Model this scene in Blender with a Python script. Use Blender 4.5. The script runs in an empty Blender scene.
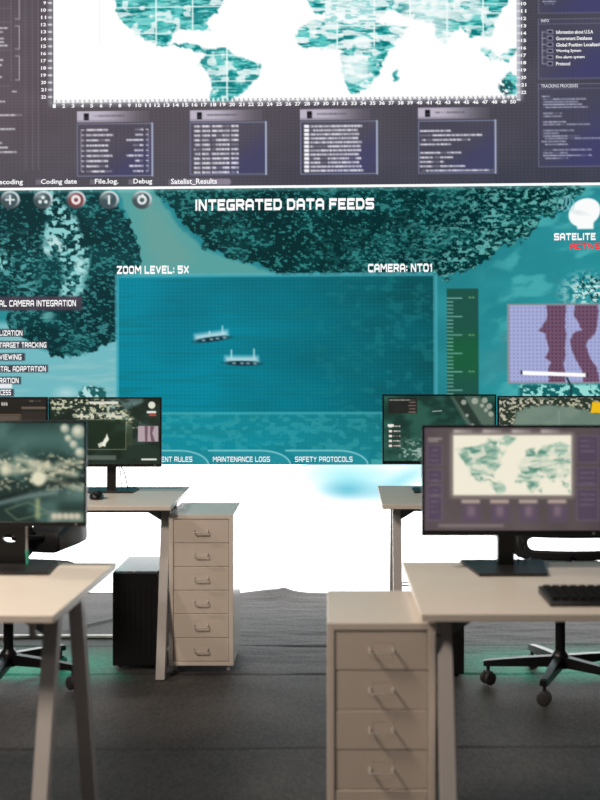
import bpy, bmesh, math, random
import numpy as np
from mathutils import Vector, Matrix

S = bpy.context.scene
COL = S.collection
R = math.radians
random.seed(7)

# ------------------------------------------------------------------ helpers
def s2l(c):
    c = np.asarray(c, dtype=float) / 255.0
    return np.where(c <= 0.04045, c / 12.92, ((c + 0.055) / 1.055) ** 2.4)

def link(o, parent=None):
    COL.objects.link(o)
    if parent is not None:
        o.parent = parent
    return o

def tag(o, label=None, cat=None, group=None, kind=None):
    if label: o['label'] = label
    if cat: o['category'] = cat
    if group: o['group'] = group
    if kind: o['kind'] = kind
    return o

def thing(name, loc, rz, label, cat, group=None):
    o = bpy.data.objects.new(name, None)
    o.empty_display_size = 0.1
    o.location = loc
    o.rotation_euler = (0, 0, rz)
    link(o)
    return tag(o, label, cat, group)

class MB:
    """collects shapes into one mesh"""
    def __init__(self):
        self.bm = bmesh.new()
    def _xf(self, vs, M):
        if M is not None:
            bmesh.ops.transform(self.bm, matrix=M, verts=vs)
    def box(self, a, b, bev=0.0, seg=2, M=None):
        a, b = [min(p, q) for p, q in zip(a, b)], [max(p, q) for p, q in zip(a, b)]
        r = bmesh.ops.create_cube(self.bm, size=1.0)
        vs = r['verts']
        c = [(p + q) / 2 for p, q in zip(a, b)]
        s = [q - p for p, q in zip(a, b)]
        for v in vs:
            v.co = Vector((v.co.x * s[0] + c[0], v.co.y * s[1] + c[1], v.co.z * s[2] + c[2]))
        if bev > 0:
            es = {e for v in vs for e in v.link_edges}
            rr = bmesh.ops.bevel(self.bm, geom=list(es), offset=bev, segments=seg, profile=0.5, affect='EDGES')
            vs = list({v for f in rr['faces'] for v in f.verts} | {v for v in vs if v.is_valid})
        self._xf(vs, M)
        return self
    def prism(self, pts, h0, h1, axis='z', bev=0.0, M=None):
        """extrude a 2-D outline between h0 and h1 along an axis"""
        def P(p, h):
            if axis == 'z': return (p[0], p[1], h)
            if axis == 'y': return (p[0], h, p[1])
            return (h, p[0], p[1])
        lo = [self.bm.verts.new(P(p, h0)) for p in pts]
        hi = [self.bm.verts.new(P(p, h1)) for p in pts]
        n = len(pts)
        fs = [self.bm.faces.new(lo[::-1]), self.bm.faces.new(hi)]
        for i in range(n):
            fs.append(self.bm.faces.new((lo[i], lo[(i + 1) % n], hi[(i + 1) % n], hi[i])))
        bmesh.ops.recalc_face_normals(self.bm, faces=fs)
        vs = lo + hi
        if bev > 0:
            es = list({e for f in (fs[0], fs[1]) for e in f.edges})
            rr = bmesh.ops.bevel(self.bm, geom=es, offset=bev, segments=2, profile=0.5, affect='EDGES')
            vs = list({v for f in rr['faces'] for v in f.verts} | {v for v in vs if v.is_valid})
        self._xf(vs, M)
        return self
    def loft(self, rings, closed=True, cap=True):
        """rings: lists of points with the same count"""
        R_ = [[self.bm.verts.new(p) for p in r] for r in rings]
        n = len(R_[0]); fs = []
        for a, b in zip(R_[:-1], R_[1:]):
            for i in range(n if closed else n - 1):
                fs.append(self.bm.faces.new((a[i], a[(i + 1) % n], b[(i + 1) % n], b[i])))
        if cap:
            fs.append(self.bm.faces.new(R_[0][::-1])); fs.append(self.bm.faces.new(R_[-1]))
        bmesh.ops.recalc_face_normals(self.bm, faces=fs)
        return self
    def beam(self, p, q, wx, wy, wx2=None, wy2=None):
        """rectangular bar from p to q with world-aligned horizontal ends"""
        wx2 = wx if wx2 is None else wx2; wy2 = wy if wy2 is None else wy2
        def ring(c, a, b):
            return [(c[0] - a / 2, c[1] - b / 2, c[2]), (c[0] + a / 2, c[1] - b / 2, c[2]),
                    (c[0] + a / 2, c[1] + b / 2, c[2]), (c[0] - a / 2, c[1] + b / 2, c[2])]
        return self.loft([ring(p, wx, wy), ring(q, wx2, wy2)])
    def tube(self, pts, r, seg=10, cap=True, r2=None):
        pts = [Vector(p) for p in pts]
        n = len(pts); rings = []
        up = Vector((0, 0, 1))
        for i, p in enumerate(pts):
            d = (pts[min(i + 1, n - 1)] - pts[max(i - 1, 0)]).normalized()
            u = up if abs(d.dot(up)) < 0.95 else Vector((1, 0, 0))
            a = d.cross(u).normalized(); b = d.cross(a).normalized()
            rr = r if r2 is None else r + (r2 - r) * i / (n - 1)
            rings.append([p + a * rr * math.cos(t) + b * rr * math.sin(t)
                          for t in [2 * math.pi * k / seg for k in range(seg)]])
        return self.loft(rings, True, cap)
    def lathe(self, prof, seg=24, M=None):
        n0 = len(self.bm.verts)
        rings = [[(r * math.cos(t), r * math.sin(t), z) for t in [2 * math.pi * k / seg for k in range(seg)]] for r, z in prof]
        self.loft(rings)
        if M is not None:
            self.bm.verts.ensure_lookup_table()
            self._xf([self.bm.verts[i] for i in range(n0, len(self.bm.verts))], M)
        return self
    def build(self, name, mat, parent=None, smooth=True, loc=None):
        me = bpy.data.meshes.new(name)
        self.bm.to_mesh(me); self.bm.free()
        if smooth:
            for p in me.polygons: p.use_smooth = True
            try: me.set_sharp_from_angle(angle=R(50))
            except Exception: pass
        me.materials.append(mat)
        o = bpy.data.objects.new(name, me)
        link(o, parent)
        if smooth:
            wn = o.modifiers.new('flat_faces', 'WEIGHTED_NORMAL'); wn.keep_sharp = True; wn.weight = 90
        if loc is not None: o.location = loc
        return o

# ------------------------------------------------------------------ materials
def base_mat(name):
    m = bpy.data.materials.new(name); m.use_nodes = True
    return m, m.node_tree, m.node_tree.nodes['Principled BSDF']

def mat(name, rgb, rough=0.5, metal=0.0, noise=0.0, nscale=40.0, bump=0.0, bscale=200.0, spec=0.5, stretch=None, coat=0.0):
    m, nt, b = base_mat(name)
    c = list(s2l(rgb)) + [1]
    b.inputs['Roughness'].default_value = rough
    b.inputs['Metallic'].default_value = metal
    b.inputs['Specular IOR Level'].default_value = spec
    b.inputs['Coat Weight'].default_value = coat
    tc = nt.nodes.new('ShaderNodeTexCoord')
    mp = nt.nodes.new('ShaderNodeMapping'); nt.links.new(tc.outputs['Object'], mp.inputs['Vector'])
    if stretch: mp.inputs['Scale'].default_value = stretch
    n = nt.nodes.new('ShaderNodeTexNoise'); n.inputs['Scale'].default_value = nscale; n.inputs['Detail'].default_value = 4
    nt.links.new(mp.outputs['Vector'], n.inputs['Vector'])
    r = nt.nodes.new('ShaderNodeValToRGB')
    k = noise
    r.color_ramp.elements[0].position = 0.3; r.color_ramp.elements[1].position = 0.7
    r.color_ramp.elements[0].color = [x * (1 - k) for x in c[:3]] + [1]
    r.color_ramp.elements[1].color = [min(1, x * (1 + k)) for x in c[:3]] + [1]
    nt.links.new(n.outputs['Fac'], r.inputs['Fac']); nt.links.new(r.outputs['Color'], b.inputs['Base Color'])
    if bump > 0:
        n2 = nt.nodes.new('ShaderNodeTexNoise'); n2.inputs['Scale'].default_value = bscale; n2.inputs['Detail'].default_value = 3
        nt.links.new(mp.outputs['Vector'], n2.inputs['Vector'])
        bp = nt.nodes.new('ShaderNodeBump'); bp.inputs['Strength'].default_value = bump; bp.inputs['Distance'].default_value = 0.004
        nt.links.new(n2.outputs['Fac'], bp.inputs['Height']); nt.links.new(bp.outputs['Normal'], b.inputs['Normal'])
    return m

def emit_mat(name, rgb, strength=1.0, sampling='NONE'):
    m, nt, b = base_mat(name)
    b.inputs['Base Color'].default_value = (0.01, 0.01, 0.01, 1)
    b.inputs['Roughness'].default_value = 0.6
    b.inputs['Emission Color'].default_value = list(s2l(rgb)) + [1]
    b.inputs['Emission Strength'].default_value = strength
    m.cycles.emission_sampling = sampling
    return m

def screen_mat(name, strength=1.0, sampling='NONE', rough=0.5, spec=0.2):
    m, nt, b = base_mat(name)
    b.inputs['Base Color'].default_value = (0.002, 0.002, 0.002, 1)
    b.inputs['Roughness'].default_value = rough
    b.inputs['Specular IOR Level'].default_value = spec
    a = nt.nodes.new('ShaderNodeVertexColor'); a.layer_name = 'picture'
    nt.links.new(a.outputs['Color'], b.inputs['Emission Color'])
    b.inputs['Emission Strength'].default_value = strength
    m.cycles.emission_sampling = sampling
    return m

M_white = mat('white_laminate', (226, 219, 208), 0.34, noise=0.02, nscale=12)
M_edge = mat('white_edge_band', (222, 214, 204), 0.3, noise=0.02)
M_metalw = mat('white_enamel_steel', (222, 213, 203), 0.2, noise=0.015, nscale=25)
M_drawer = mat('white_enamel_drawer_front', (214, 202, 190), 0.4, noise=0.015, nscale=25)
M_leg = mat('pale_grey_powder_coat', (186, 182, 180), 0.25, noise=0.02)
M_gusset = mat('grey_powder_coat', (120, 128, 132), 0.45, noise=0.03)
M_chrome = mat('brushed_steel_wire', (206, 202, 196), 0.36, metal=.45, noise=0.03)
M_gap = mat('dark_seam', (60, 54, 50), 0.7)
M_black = mat('black_plastic', (17, 17, 19), 0.38, noise=0.1, nscale=90)
M_bezel = mat('black_bezel_plastic', (14, 14, 16), 0.3, noise=0.1, nscale=90)
M_base = mat('dark_grey_stand_metal', (38, 37, 38), 0.42, noise=0.1, nscale=60)
M_fabric = mat('black_chair_mesh', (16, 17, 20), 0.7, noise=0.2, nscale=200, bump=0.2, bscale=400)
M_chmetal = mat('black_satin_metal', (30, 30, 33), 0.32, metal=0.5, noise=0.1)
M_rubber = mat('caster_rubber', (46, 44, 45), 0.55, noise=0.1)
M_pc = mat('black_case_steel', (14, 14, 15), 0.4, noise=0.1, nscale=50)
M_pctop = mat('case_top_glossy', (60, 66, 72), 0.25, noise=0.05)
M_key = mat('keycap_plastic', (13, 13, 14), 0.6, noise=0.1, spec=.25)
M_teal = mat('teal_plug_plastic', (70, 190, 160), 0.4)
M_strip = mat('white_pvc', (235, 235, 230), 0.4)
M_logo = mat('small_grey_print', (120, 120, 122), 0.5)
M_led = emit_mat('added_green_led', (16, 255, 150), 8.0, 'NONE')
M_under = emit_mat('added_green_strip', (8, 255, 150), 2.0, 'NONE')
M_glass = mat('smoked_side_glass', (20, 26, 26), 0.1, spec=0.5)

# ------------------------------------------------------------------ numpy picture tools
def hash2(ix, iy, seed):
    h = (ix.astype(np.int64) * 374761393 + iy.astype(np.int64) * 668265263 + seed * 982451653) & 0xFFFFFFFF
    h = ((h ^ (h >> 13)) * 1274126177) & 0xFFFFFFFF
    h = h ^ (h >> 16)
    return (h & 0xFFFF) / 65535.0

def vnoise(x, y, seed=0):
    ix = np.floor(x); iy = np.floor(y)
    fx = x - ix; fy = y - iy
    fx = fx * fx * (3 - 2 * fx); fy = fy * fy * (3 - 2 * fy)
    a = hash2(ix, iy, seed); b = hash2(ix + 1, iy, seed)
    c = hash2(ix, iy + 1, seed); d = hash2(ix + 1, iy + 1, seed)
    return (a * (1 - fx) + b * fx) * (1 - fy) + (c * (1 - fx) + d * fx) * fy

def fbm(x, y, seed=0, octv=4):
    t = 0; a = 0.5; n = 0
    for k in range(octv):
        t = t + a * vnoise(x * 2 ** k + 17.3 * k, y * 2 ** k + 5.1 * k, seed + k); n += a; a *= 0.5
    return t / n

def sm(e0, e1, x):
    t = np.clip((x - e0) / (e1 - e0), 0, 1)
    return t * t * (3 - 2 * t)

class Pic:
    """a picture sampled at points (x, y); colours in 0..255 sRGB"""
    def __init__(self, x, y, bg):
        self.x = x; self.y = y
        self.c = np.empty((len(x), 3)); self.c[:] = bg
    def put(self, m, col):
        m = np.clip(m, 0, 1)[:, None]
        self.c = self.c * (1 - m) + np.asarray(col, dtype=float) * m
    def rect(self, x0, y0, x1, y1, s=0.5):
        x, y = self.x, self.y
        f = lambda d: np.clip(0.5 + d / (2 * s), 0, 1)
        return f(x - x0) * f(x1 - x) * f(y - y0) * f(y1 - y)
    def frame(self, x0, y0, x1, y1, w=1.0, s=0.5):
        return self.rect(x0 - w / 2, y0 - w / 2, x1 + w / 2, y1 + w / 2, s) * (1 - self.rect(x0 + w / 2, y0 + w / 2, x1 - w / 2, y1 - w / 2, s))
    def disc(self, cx, cy, rx, ry=None, s=0.7, ang=0):
        ry = rx if ry is None else ry
        dx = self.x - cx; dy = self.y - cy
        ca, sa = math.cos(ang), math.sin(ang)
        ex = (dx * ca + dy * sa) / rx; ey = (-dx * sa + dy * ca) / ry
        d = (1 - np.sqrt(ex * ex + ey * ey)) * min(rx, ry)
        return np.clip(0.5 + d / (2 * s), 0, 1)
    def poly(self, pts, s=0.7, jit=0, jscale=6.0, seed=3):
        x, y = self.x, self.y
        px = np.array([p[0] for p in pts], float); py = np.array([p[1] for p in pts], float)
        pad = s + jit + 2
        sel = np.where((x > px.min() - pad) & (x < px.max() + pad) & (y > py.min() - pad) & (y < py.max() + pad))[0]
        out = np.zeros(len(x))
        if len(sel) == 0: return out
        X = x[sel].copy(); Y = y[sel].copy()
        if jit:
            X += (fbm(x[sel] / jscale, y[sel] / jscale, seed, 3) - 0.5) * 2 * jit
            Y += (fbm(x[sel] / jscale + 40, y[sel] / jscale, seed + 9, 3) - 0.5) * 2 * jit
        ins = np.zeros(len(sel), bool); d = np.full(len(sel), 1e9)
        n = len(px)
        for i in range(n):
            x0, y0, x1, y1 = px[i], py[i], px[(i + 1) % n], py[(i + 1) % n]
            if y0 != y1:
                cr = ((y0 > Y) != (y1 > Y)) & (X < (x1 - x0) * (Y - y0) / (y1 - y0) + x0)
                ins ^= cr
            l2 = max((x1 - x0) ** 2 + (y1 - y0) ** 2, 1e-9)
            t = np.clip(((X - x0) * (x1 - x0) + (Y - y0) * (y1 - y0)) / l2, 0, 1)
            d = np.minimum(d, np.hypot(X - x0 - t * (x1 - x0), Y - y0 - t * (y1 - y0)))
        out[sel] = np.clip(0.5 + np.where(ins, d, -d) / (2 * s), 0, 1)
        return out
    def line(self, pts, w=1.0, s=0.5):
        out = np.zeros(len(self.x))
        for (x0, y0), (x1, y1) in zip(pts[:-1], pts[1:]):
            l2 = max((x1 - x0) ** 2 + (y1 - y0) ** 2, 1e-9)
            t = np.clip(((self.x - x0) * (x1 - x0) + (self.y - y0) * (y1 - y0)) / l2, 0, 1)
            d = np.hypot(self.x - x0 - t * (x1 - x0), self.y - y0 - t * (y1 - y0))
            out = np.maximum(out, np.clip(0.5 + (w / 2 - d) / (2 * s), 0, 1))
        return out
    def micro(self, x0, x1, y, h=1.7, seed=0):
        """a line of print too small to read"""
        n = hash2(np.floor(self.x / 1.3), np.zeros(len(self.x)), seed + 50)
        w = hash2(np.floor(self.x / 7.0), np.zeros(len(self.x)), seed + 90)
        return self.rect(x0, y - h / 2, x1, y + h / 2, 0.6) * (0.55 + 0.45 * n) * np.where(w > 0.12, 1, 0.35)

# the world, in a 0..1 square (x right, y down)
CONT = {
 'north': [(.03,.24),(.09,.19),(.17,.17),(.26,.13),(.30,.06),(.37,.08),(.36,.17),(.42,.22),(.45,.30),(.42,.40),(.40,.50),(.355,.625),(.33,.665),(.345,.70),(.33,.70),(.275,.695),(.258,.72),(.256,.76),(.225,.76),(.20,.735),(.174,.70),(.157,.67),(.14,.63),(.13,.52),(.10,.42),(.06,.36)],
 'green': [(.38,.06),(.46,.0),(.52,.03),(.50,.12),(.44,.2),(.40,.14)],
 'central': [(.256,.755),(.29,.755),(.32,.765),(.345,.79),(.33,.79),(.28,.775)],
 'south': [(.335,.78),(.376,.776),(.394,.81),(.454,.845),(.447,.895),(.421,.945),(.398,.985),(.39,1.0),(.342,1.0),(.346,.915),(.335,.88),(.316,.84)],
 'africa': [(.531,.70),(.560,.665),(.60,.66),(.65,.675),(.697,.675),(.768,.70),(.76,.726),(.735,.775),(.714,.84),(.705,.895),(.673,.966),(.647,.975),(.632,.928),(.624,.84),(.622,.79),(.589,.785),(.544,.78),(.527,.747)],
 'europe': [(.55,.56),(.56,.42),(.60,.38),(.62,.25),(.68,.18),(.70,.30),(.74,.34),(.74,.60),(.70,.665),(.62,.63),(.57,.64)],
 'asia': [(.70,.30),(.76,.20),(.84,.14),(.92,.10),(.985,.18),(.985,.34),(.975,.42),(.985,.50),(.98,.60),(.955,.68),(.945,.745),(.90,.745),(.88,.70),(.865,.72),(.845,.765),(.83,.74),(.82,.68),(.77,.66),(.73,.62)],
 'isles': [(.92,.79),(.945,.795),(.96,.83),(.985,.80),(1.0,.79),(.985,.85),(.94,.835)],
 'madag': [(.735,.90),(.748,.875),(.746,.925),(.735,.93)],
 'austral': [(.967,.93),(.985,.895),(1.0,.91),(1.0,.99),(.985,.985)],
}
def paint_map(P, x0, y0, x1, y1, deep=(4, 122, 124), pale=(84, 196, 192), white=(255, 255, 255), jit=2.5, jscale=4.0, streak=1.0):
    W = x1 - x0; H = y1 - y0
    P.put(P.rect(x0, y0, x1, y1), white)
    n = fbm(P.x / (8 * streak), P.y / (1.7 * streak), 21, 4)
    n2 = fbm(P.x / (12 * streak), P.y / (9 * streak), 31, 3)
    inside = P.rect(x0, y0, x1, y1)
    spots = sm(.60, .68, fbm(P.x / (9 * streak), P.y / (6 * streak), 77, 2))
    gaps = sm(.46, .60, fbm(P.x / (16 * streak), P.y / (3.2 * streak), 87, 3))
    for k, pts in CONT.items():
        m = P.poly([(x0 + a * W, y0 + b * H) for a, b in pts], 0.9, jit, jscale, 11) * inside
        t = sm(0.36, 0.60, n * 0.55 + n2 * 0.45)
        col = np.asarray(deep, float) * (1 - t[:, None]) + np.asarray(pale, float) * t[:, None]
        east = {'africa': .85, 'europe': .8, 'asia': .7, 'isles': .5}.get(k, .15)
        keep = (1 - spots * .75) * (1 - east * gaps) * (1 - .25 * sm(.5, .7, n))
        a = np.clip(m * keep, 0, 1)[:, None]
        P.c = P.c * (1 - a) + col * a

def text_mesh(s, bold=0.0, spacing=1.0):
    cu = bpy.data.curves.new('writing', 'FONT')
    cu.body = s; cu.size = 1.0; cu.offset = bold; cu.space_character = spacing; cu.resolution_u = 2
    o = bpy.data.objects.new('writing', cu); COL.objects.link(o)
    bpy.context.view_layer.update()
    me = bpy.data.meshes.new_from_object(o.evaluated_get(bpy.context.evaluated_depsgraph_get()))
    bpy.data.objects.remove(o); bpy.data.curves.remove(cu)
    v = np.array([p.co[:2] for p in me.vertices]); f = [list(p.vertices) for p in me.polygons]
    bpy.data.meshes.remove(me)
    return v, f

def grid_obj(name, us, vs, rgb, yoff, material, parent):
    """a flat picture surface: us x vs grid in the x-z plane, colours per vertex (0..255)"""
    nu, nv = len(us), len(vs)
    U, V = np.meshgrid(us, vs)
    co = np.stack([U.ravel(), np.full(nu * nv, yoff), V.ravel()], 1)
    idx = np.arange(nu * nv).reshape(nv, nu)
    a = idx[:-1, :-1].ravel(); b = idx[:-1, 1:].ravel(); c = idx[1:, 1:].ravel(); d = idx[1:, :-1].ravel()
    faces = np.stack([a, b, c, d], 1).astype(np.int32)
    me = bpy.data.meshes.new(name)
    nf = len(faces)
    me.vertices.add(len(co)); me.vertices.foreach_set('co', co.astype(np.float32).ravel())
    me.loops.add(nf * 4); me.loops.foreach_set('vertex_index', faces.ravel())
    me.polygons.add(nf); me.polygons.foreach_set('loop_start', np.arange(0, nf * 4, 4, dtype=np.int32))
    try: me.polygons.foreach_set('loop_total', np.full(nf, 4, dtype=np.int32))
    except Exception: pass
    me.update(calc_edges=True)
    at = me.color_attributes.new('picture', 'FLOAT_COLOR', 'POINT')
    lin = s2l(np.clip(rgb, 0, 255))
    at.data.foreach_set('color', np.concatenate([lin, np.ones((len(lin), 1))], 1).astype(np.float32).ravel())
    me.materials.append(material)
    o = bpy.data.objects.new(name, me)
    return link(o, parent)

# ------------------------------------------------------------------ camera
FPX, VX, HY, CH = 1200.0, 327.0, 356.0, 1.375
cd = bpy.data.cameras.new('camera'); cam = bpy.data.objects.new('camera', cd); link(cam)
cam.location = (0, 0, CH); cam.rotation_euler = (R(90), 0, 0)
cd.sensor_fit = 'AUTO'; cd.sensor_width = 36.0
cd.lens = 36.0 * FPX / 800.0
cd.shift_x = -(VX - 300) / 800.0
cd.shift_y = -(400 - HY) / 800.0
cd.dof.use_dof = True; cd.dof.focus_distance = 6.5; cd.dof.aperture_fstop = 3.0
cd.clip_end = 100
S.camera = cam

def at(px, y, depth):
    """the point at a photo position and a distance from the camera"""
    return ((px - VX) * depth / FPX, depth, CH - (y - HY) * depth / FPX)

# ------------------------------------------------------------------ floor (carpet laid in strips)
def carpet():
    xs = np.concatenate([np.linspace(-4.0, -1.6, 20)[:-1], np.linspace(-1.6, 1.9, 190), np.linspace(1.9, 4.0, 18)[1:]])
    ys = np.concatenate([np.linspace(0.2, 3.6, 40)[:-1], np.linspace(3.6, 6.98, 330)])
    X, Y = np.meshgrid(xs, ys)
    Z = (fbm(X * 2.2, Y * 3.2, 5, 3) - 0.5) * 0.006 * sm(3.5, 5.5, Y)
    fine = (fbm(X * 5, Y * 16, 8, 3) - 0.5) * 0.007
    Z += fine * sm(5.0, 5.9, Y) * sm(-0.9, -0.2, X)
    # lapped seams: each farther strip lies over the edge of the nearer one, edges slightly curled
    for (yc, amp, h, sd) in ((5.20, .02, .005, 1), (4.215, .012, .0035, 2), (5.71, .03, .005, 3)):
        edge = yc + (fbm(X * 1.4, X * 0, sd, 3) - 0.5) * amp * 2 + X * 0.012
        dY = Y - edge
        br = .5 + .5 * sm(.40, .62, fbm(X * 2.6, X * 0 + sd, 40 + sd, 2))
        Z += h * .65 * br * sm(-0.004, 0.012, dY) * np.exp(-np.clip(dY, 0, None) / 0.22)
        Z -= 0.28 * h * br * np.exp(-(dY + 0.008) ** 2 / 0.00025)
    # the ruck where the carpet meets the screen
    k = np.exp(-((X + 0.30) / 0.14) ** 2) * 0.022 * sm(6.72, 6.97, Y)
    k2 = np.exp(-((X + 0.245) / 0.035) ** 2) * 0.012 * sm(6.3, 6.95, Y)
    Z += k + k2
    # the fold running diagonally by the left desks
    d = (X + 1.06) * 0.80 - (Y - 6.35) * 0.60
    Z += np.exp(-(d / 0.02) ** 2) * 0.010 * sm(5.9, 6.2, Y) * (1 - sm(6.75, 6.95, Y))
    Z -= 0.004
    co = np.stack([X.ravel(), Y.ravel(), Z.ravel()], 1)
    nu, nv = len(xs), len(ys)
    idx = np.arange(nu * nv).reshape(nv, nu)
    f = np.stack([idx[:-1, :-1].ravel(), idx[:-1, 1:].ravel(), idx[1:, 1:].ravel(), idx[1:, :-1].ravel()], 1)
    me = bpy.data.meshes.new('floor'); me.from_pydata(co.tolist(), [], f.tolist())
    for p in me.polygons: p.use_smooth = True
    m, nt, b = base_mat('charcoal_carpet')
    tc = nt.nodes.new('ShaderNodeTexCoord')
    n1 = nt.nodes.new('ShaderNodeTexNoise'); n1.inputs['Scale'].default_value = 95; n1.inputs['Detail'].default_value = 5
    n2 = nt.nodes.new('ShaderNodeTexNoise'); n2.inputs['Scale'].default_value = 3.5; n2.inputs['Detail'].default_value = 5
    mp = nt.nodes.new('ShaderNodeMapping'); mp.inputs['Scale'].default_value = (1, 0.4, 1)
    nt.links.new(tc.outputs['Object'], mp.inputs['Vector'])
    nt.links.new(mp.outputs['Vector'], n1.inputs['Vector']); nt.links.new(tc.outputs['Object'], n2.inputs['Vector'])
    mx = nt.nodes.new('ShaderNodeMix'); mx.data_type = 'FLOAT'; mx.inputs[0].default_value = 0.35
    nt.links.new(n1.outputs['Fac'], mx.inputs[2]); nt.links.new(n2.outputs['Fac'], mx.inputs[3])
    cr = nt.nodes.new('ShaderNodeValToRGB')
    cr.color_ramp.elements[0].position = 0.34; cr.color_ramp.elements[0].color = list(s2l((22, 20, 20))) + [1]
    cr.color_ramp.elements[1].position = 0.66; cr.color_ramp.elements[1].color = list(s2l((68, 64, 63))) + [1]
    nt.links.new(mx.outputs[0], cr.inputs['Fac']); nt.links.new(cr.outputs['Color'], b.inputs['Base Color'])
    b.inputs['Roughness'].default_value = 0.62; b.inputs['Specular IOR Level'].default_value = 0.3
    b.inputs['Sheen Weight'].default_value = 0.05
    bp = nt.nodes.new('ShaderNodeBump'); bp.inputs['Strength'].default_value = 0.35; bp.inputs['Distance'].default_value = 0.004
    nt.links.new(n1.outputs['Fac'], bp.inputs['Height']); nt.links.new(bp.outputs['Normal'], b.inputs['Normal'])
    me.materials.append(m)
    o = bpy.data.objects.new('floor', me); link(o)
    tag(o, 'charcoal grey carpet laid in lapped strips up to the lit screen', kind='structure')
carpet()

# ------------------------------------------------------------------ LED video wall
Y0, TH, ROLL = 7.0, R(2.2), 0.0035
X0 = (300 - VX) * Y0 / FPX
SC = FPX / Y0                                   # 171.4 photo pixels to the metre at the middle
def UV(px, py):
    k = (px - VX) / FPX
    u = (k * Y0 - X0) / (math.cos(TH) + k * math.sin(TH))
    yy = Y0 - u * math.sin(TH)
    z = CH - (py - HY) * yy / FPX
    v = z - ROLL * u
    return u + ROLL * v, v
def Q(px, py):
    """photo position -> picture coordinates of the flat wall (SC units to the metre)"""
    u, v = UV(px, py)
    return 300 + u * SC, HY + (CH - v) * SC
def QL(pts): return [Q(*p) for p in pts]
def QR(x0, y0, x1, y1):
    ym = (y0 + y1) / 2; xm = (x0 + x1) / 2
    return Q(x0, ym)[0], Q(xm, y0)[1], Q(x1, ym)[0], Q(xm, y1)[1]

wall = thing('video_wall', (X0, Y0, 0), -TH, 'giant lit LED video wall with world map above a teal aerial camera feed', 'video wall')
wall.rotation_euler = (0, -ROLL, -TH)
M_scr = screen_mat('led_wall_picture', 1.0, spec=.05)
BASE_L = 3.0
M_scrb = screen_mat('led_wall_white', BASE_L, 'FRONT')

def axis_steps(lo, a, b, hi, fine, coarse):
    return np.unique(np.concatenate([np.arange(lo, a, coarse), np.arange(a, b, fine), np.arange(b, hi + 0.01, coarse)]))

XS = axis_steps(-330, -16, 640, 980, 0.95, 3.5)   # picture coordinates
def split_y(y0, y1, step): 
    return np.linspace(y0, y1, int(round((y1 - y0) / step)) + 1)
Y_LINE = Q(300, 186.5)[1]; Y_BOT = Q(300, 464.6)[1]; Y_FLOOR = HY + CH * SC

def to_u(x): return (x - 300) / SC
def to_v(y): return CH - (y - HY) / SC

# --- upper picture
ysU = np.unique(np.concatenate([np.arange(-190, -12, 7), np.linspace(-12, Y_LINE - 1.2, int(Y_LINE / 0.95))]))
gx, gy = [a.ravel() for a in np.meshgrid(XS, ysU)]
P = Pic(gx, gy, (80, 76, 82))
t = np.clip(gx / 600, 0, 1)
P.c = np.array([94, 85, 92]) * (1 - t)[:, None] + np.array([73, 72, 84]) * t[:, None]
P.c -= (sm(110, 186, gy) * 6)[:, None] * np.array([1.6, 1.0, 0.6])
P.c += ((fbm(gx / 60, gy / 40, 4, 3) - .5) * 14)[:, None]
P.c += (np.where(np.floor(gy) % 3 == 0, -3, 1) + np.where(np.floor(gx) % 4 == 0, -3, 1))[:, None]
for x in (11, 19, 25.5, 32.5, 38):
    P.put(P.rect(Q(x, 60)[0] - .5, -190, Q(x, 60)[0] + .5, Q(x, 170 if x > 24 else 82)[1]) * .28, (150, 140, 150))
for y in (8, 22, 50, 86):
    P.put(P.rect(-330, Q(12, y)[1] - .5, Q(11, y)[0], Q(12, y)[1] + .5) * .3, (150, 140, 150))
for y0, y1 in ((-60, 19), (26, 49), (56, 80)):
    P.put(P.frame(*QR(10.5, y0, 19.3, y1), 0.9) * P.rect(Q(15, 50)[0], -190, 900, 300) * .8, (190, 180, 190))
for i, (x1, y) in enumerate(((8, 28), (3, 32), (4, 38.5), (4, 42), (8, 45.5), (3, 60), (2, 65), (3, 77), (17, 91.5), (5, 101.5), (22, 115), (15, 129), (2, 143), (8, 147.5), (17, 152))):
    a, b = Q(x1, y); P.put(P.micro(-120 + 9 * (i % 5), a, b, 1.8, i) * .9 if x1 != 17 or y > 100 else P.micro(Q(12, y)[0], a, b, 1.4, i) * .8, (232, 228, 236))
# map
mx0, _ = Q(53.5, 99); mx1, my1 = Q(517, 97.6); my0 = my1 - 237
glow = P.rect(mx0 - 4, my0, mx1 + 5, my1 + 2.5, 3.0)
P.put(glow * .55, (200, 205, 215))
paint_map(P, mx0, my0, mx1, my1)
inmap = P.rect(mx0, my0, mx1, my1)
land_lines = inmap * (P.c[:, 0] < 235)
for px, yy0, yy1 in ((156, -60, 45), (192.5, -60, 30), (227, 45, 99), (337, -60, 50), (374, -60, 46), (410, -60, 44), (447, -60, 44), (483, -60, 44)):
    P.put(P.rect(*QR(px - .8, yy0, px + .8, yy1)) * land_lines * .9, (240, 252, 250))
for py, xx0, xx1 in ((7, 110, 240), (33, 120, 230), (55, 205, 250), (81, 205, 255), (26, 300, 405), (4, 440, 515), (42, 455, 492)):
    P.put(P.rect(*QR(xx0, py - .7, xx1, py + .7)) * land_lines * .8, (240, 252, 250))
P.put(P.rect(*QR(325, -20, 376, 22.5)) * .75, (244, 252, 252))
P.put(P.rect(*QR(325, -20, 376, 22.5)) * sm(.52, .62, fbm(gx / 7, gy / 2, 91, 3)) * .7, (130, 205, 205))
P.put(P.rect(*QR(402, -20, 452, 55), 9) * inmap * .6, (255, 255, 255))
P.put(P.disc(*Q(362, 42), 9, 7, 1.5) * .9, (250, 255, 255))
P.put(P.disc(*Q(354, 70), 16, 14, 3) * .75, (252, 255, 255))
P.put(P.disc(*Q(506, 87), 7, 8, 1.5) * sm(.4, .5, fbm(gx / 3, gy / 3, 33, 3)), (30, 90, 95))
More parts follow.
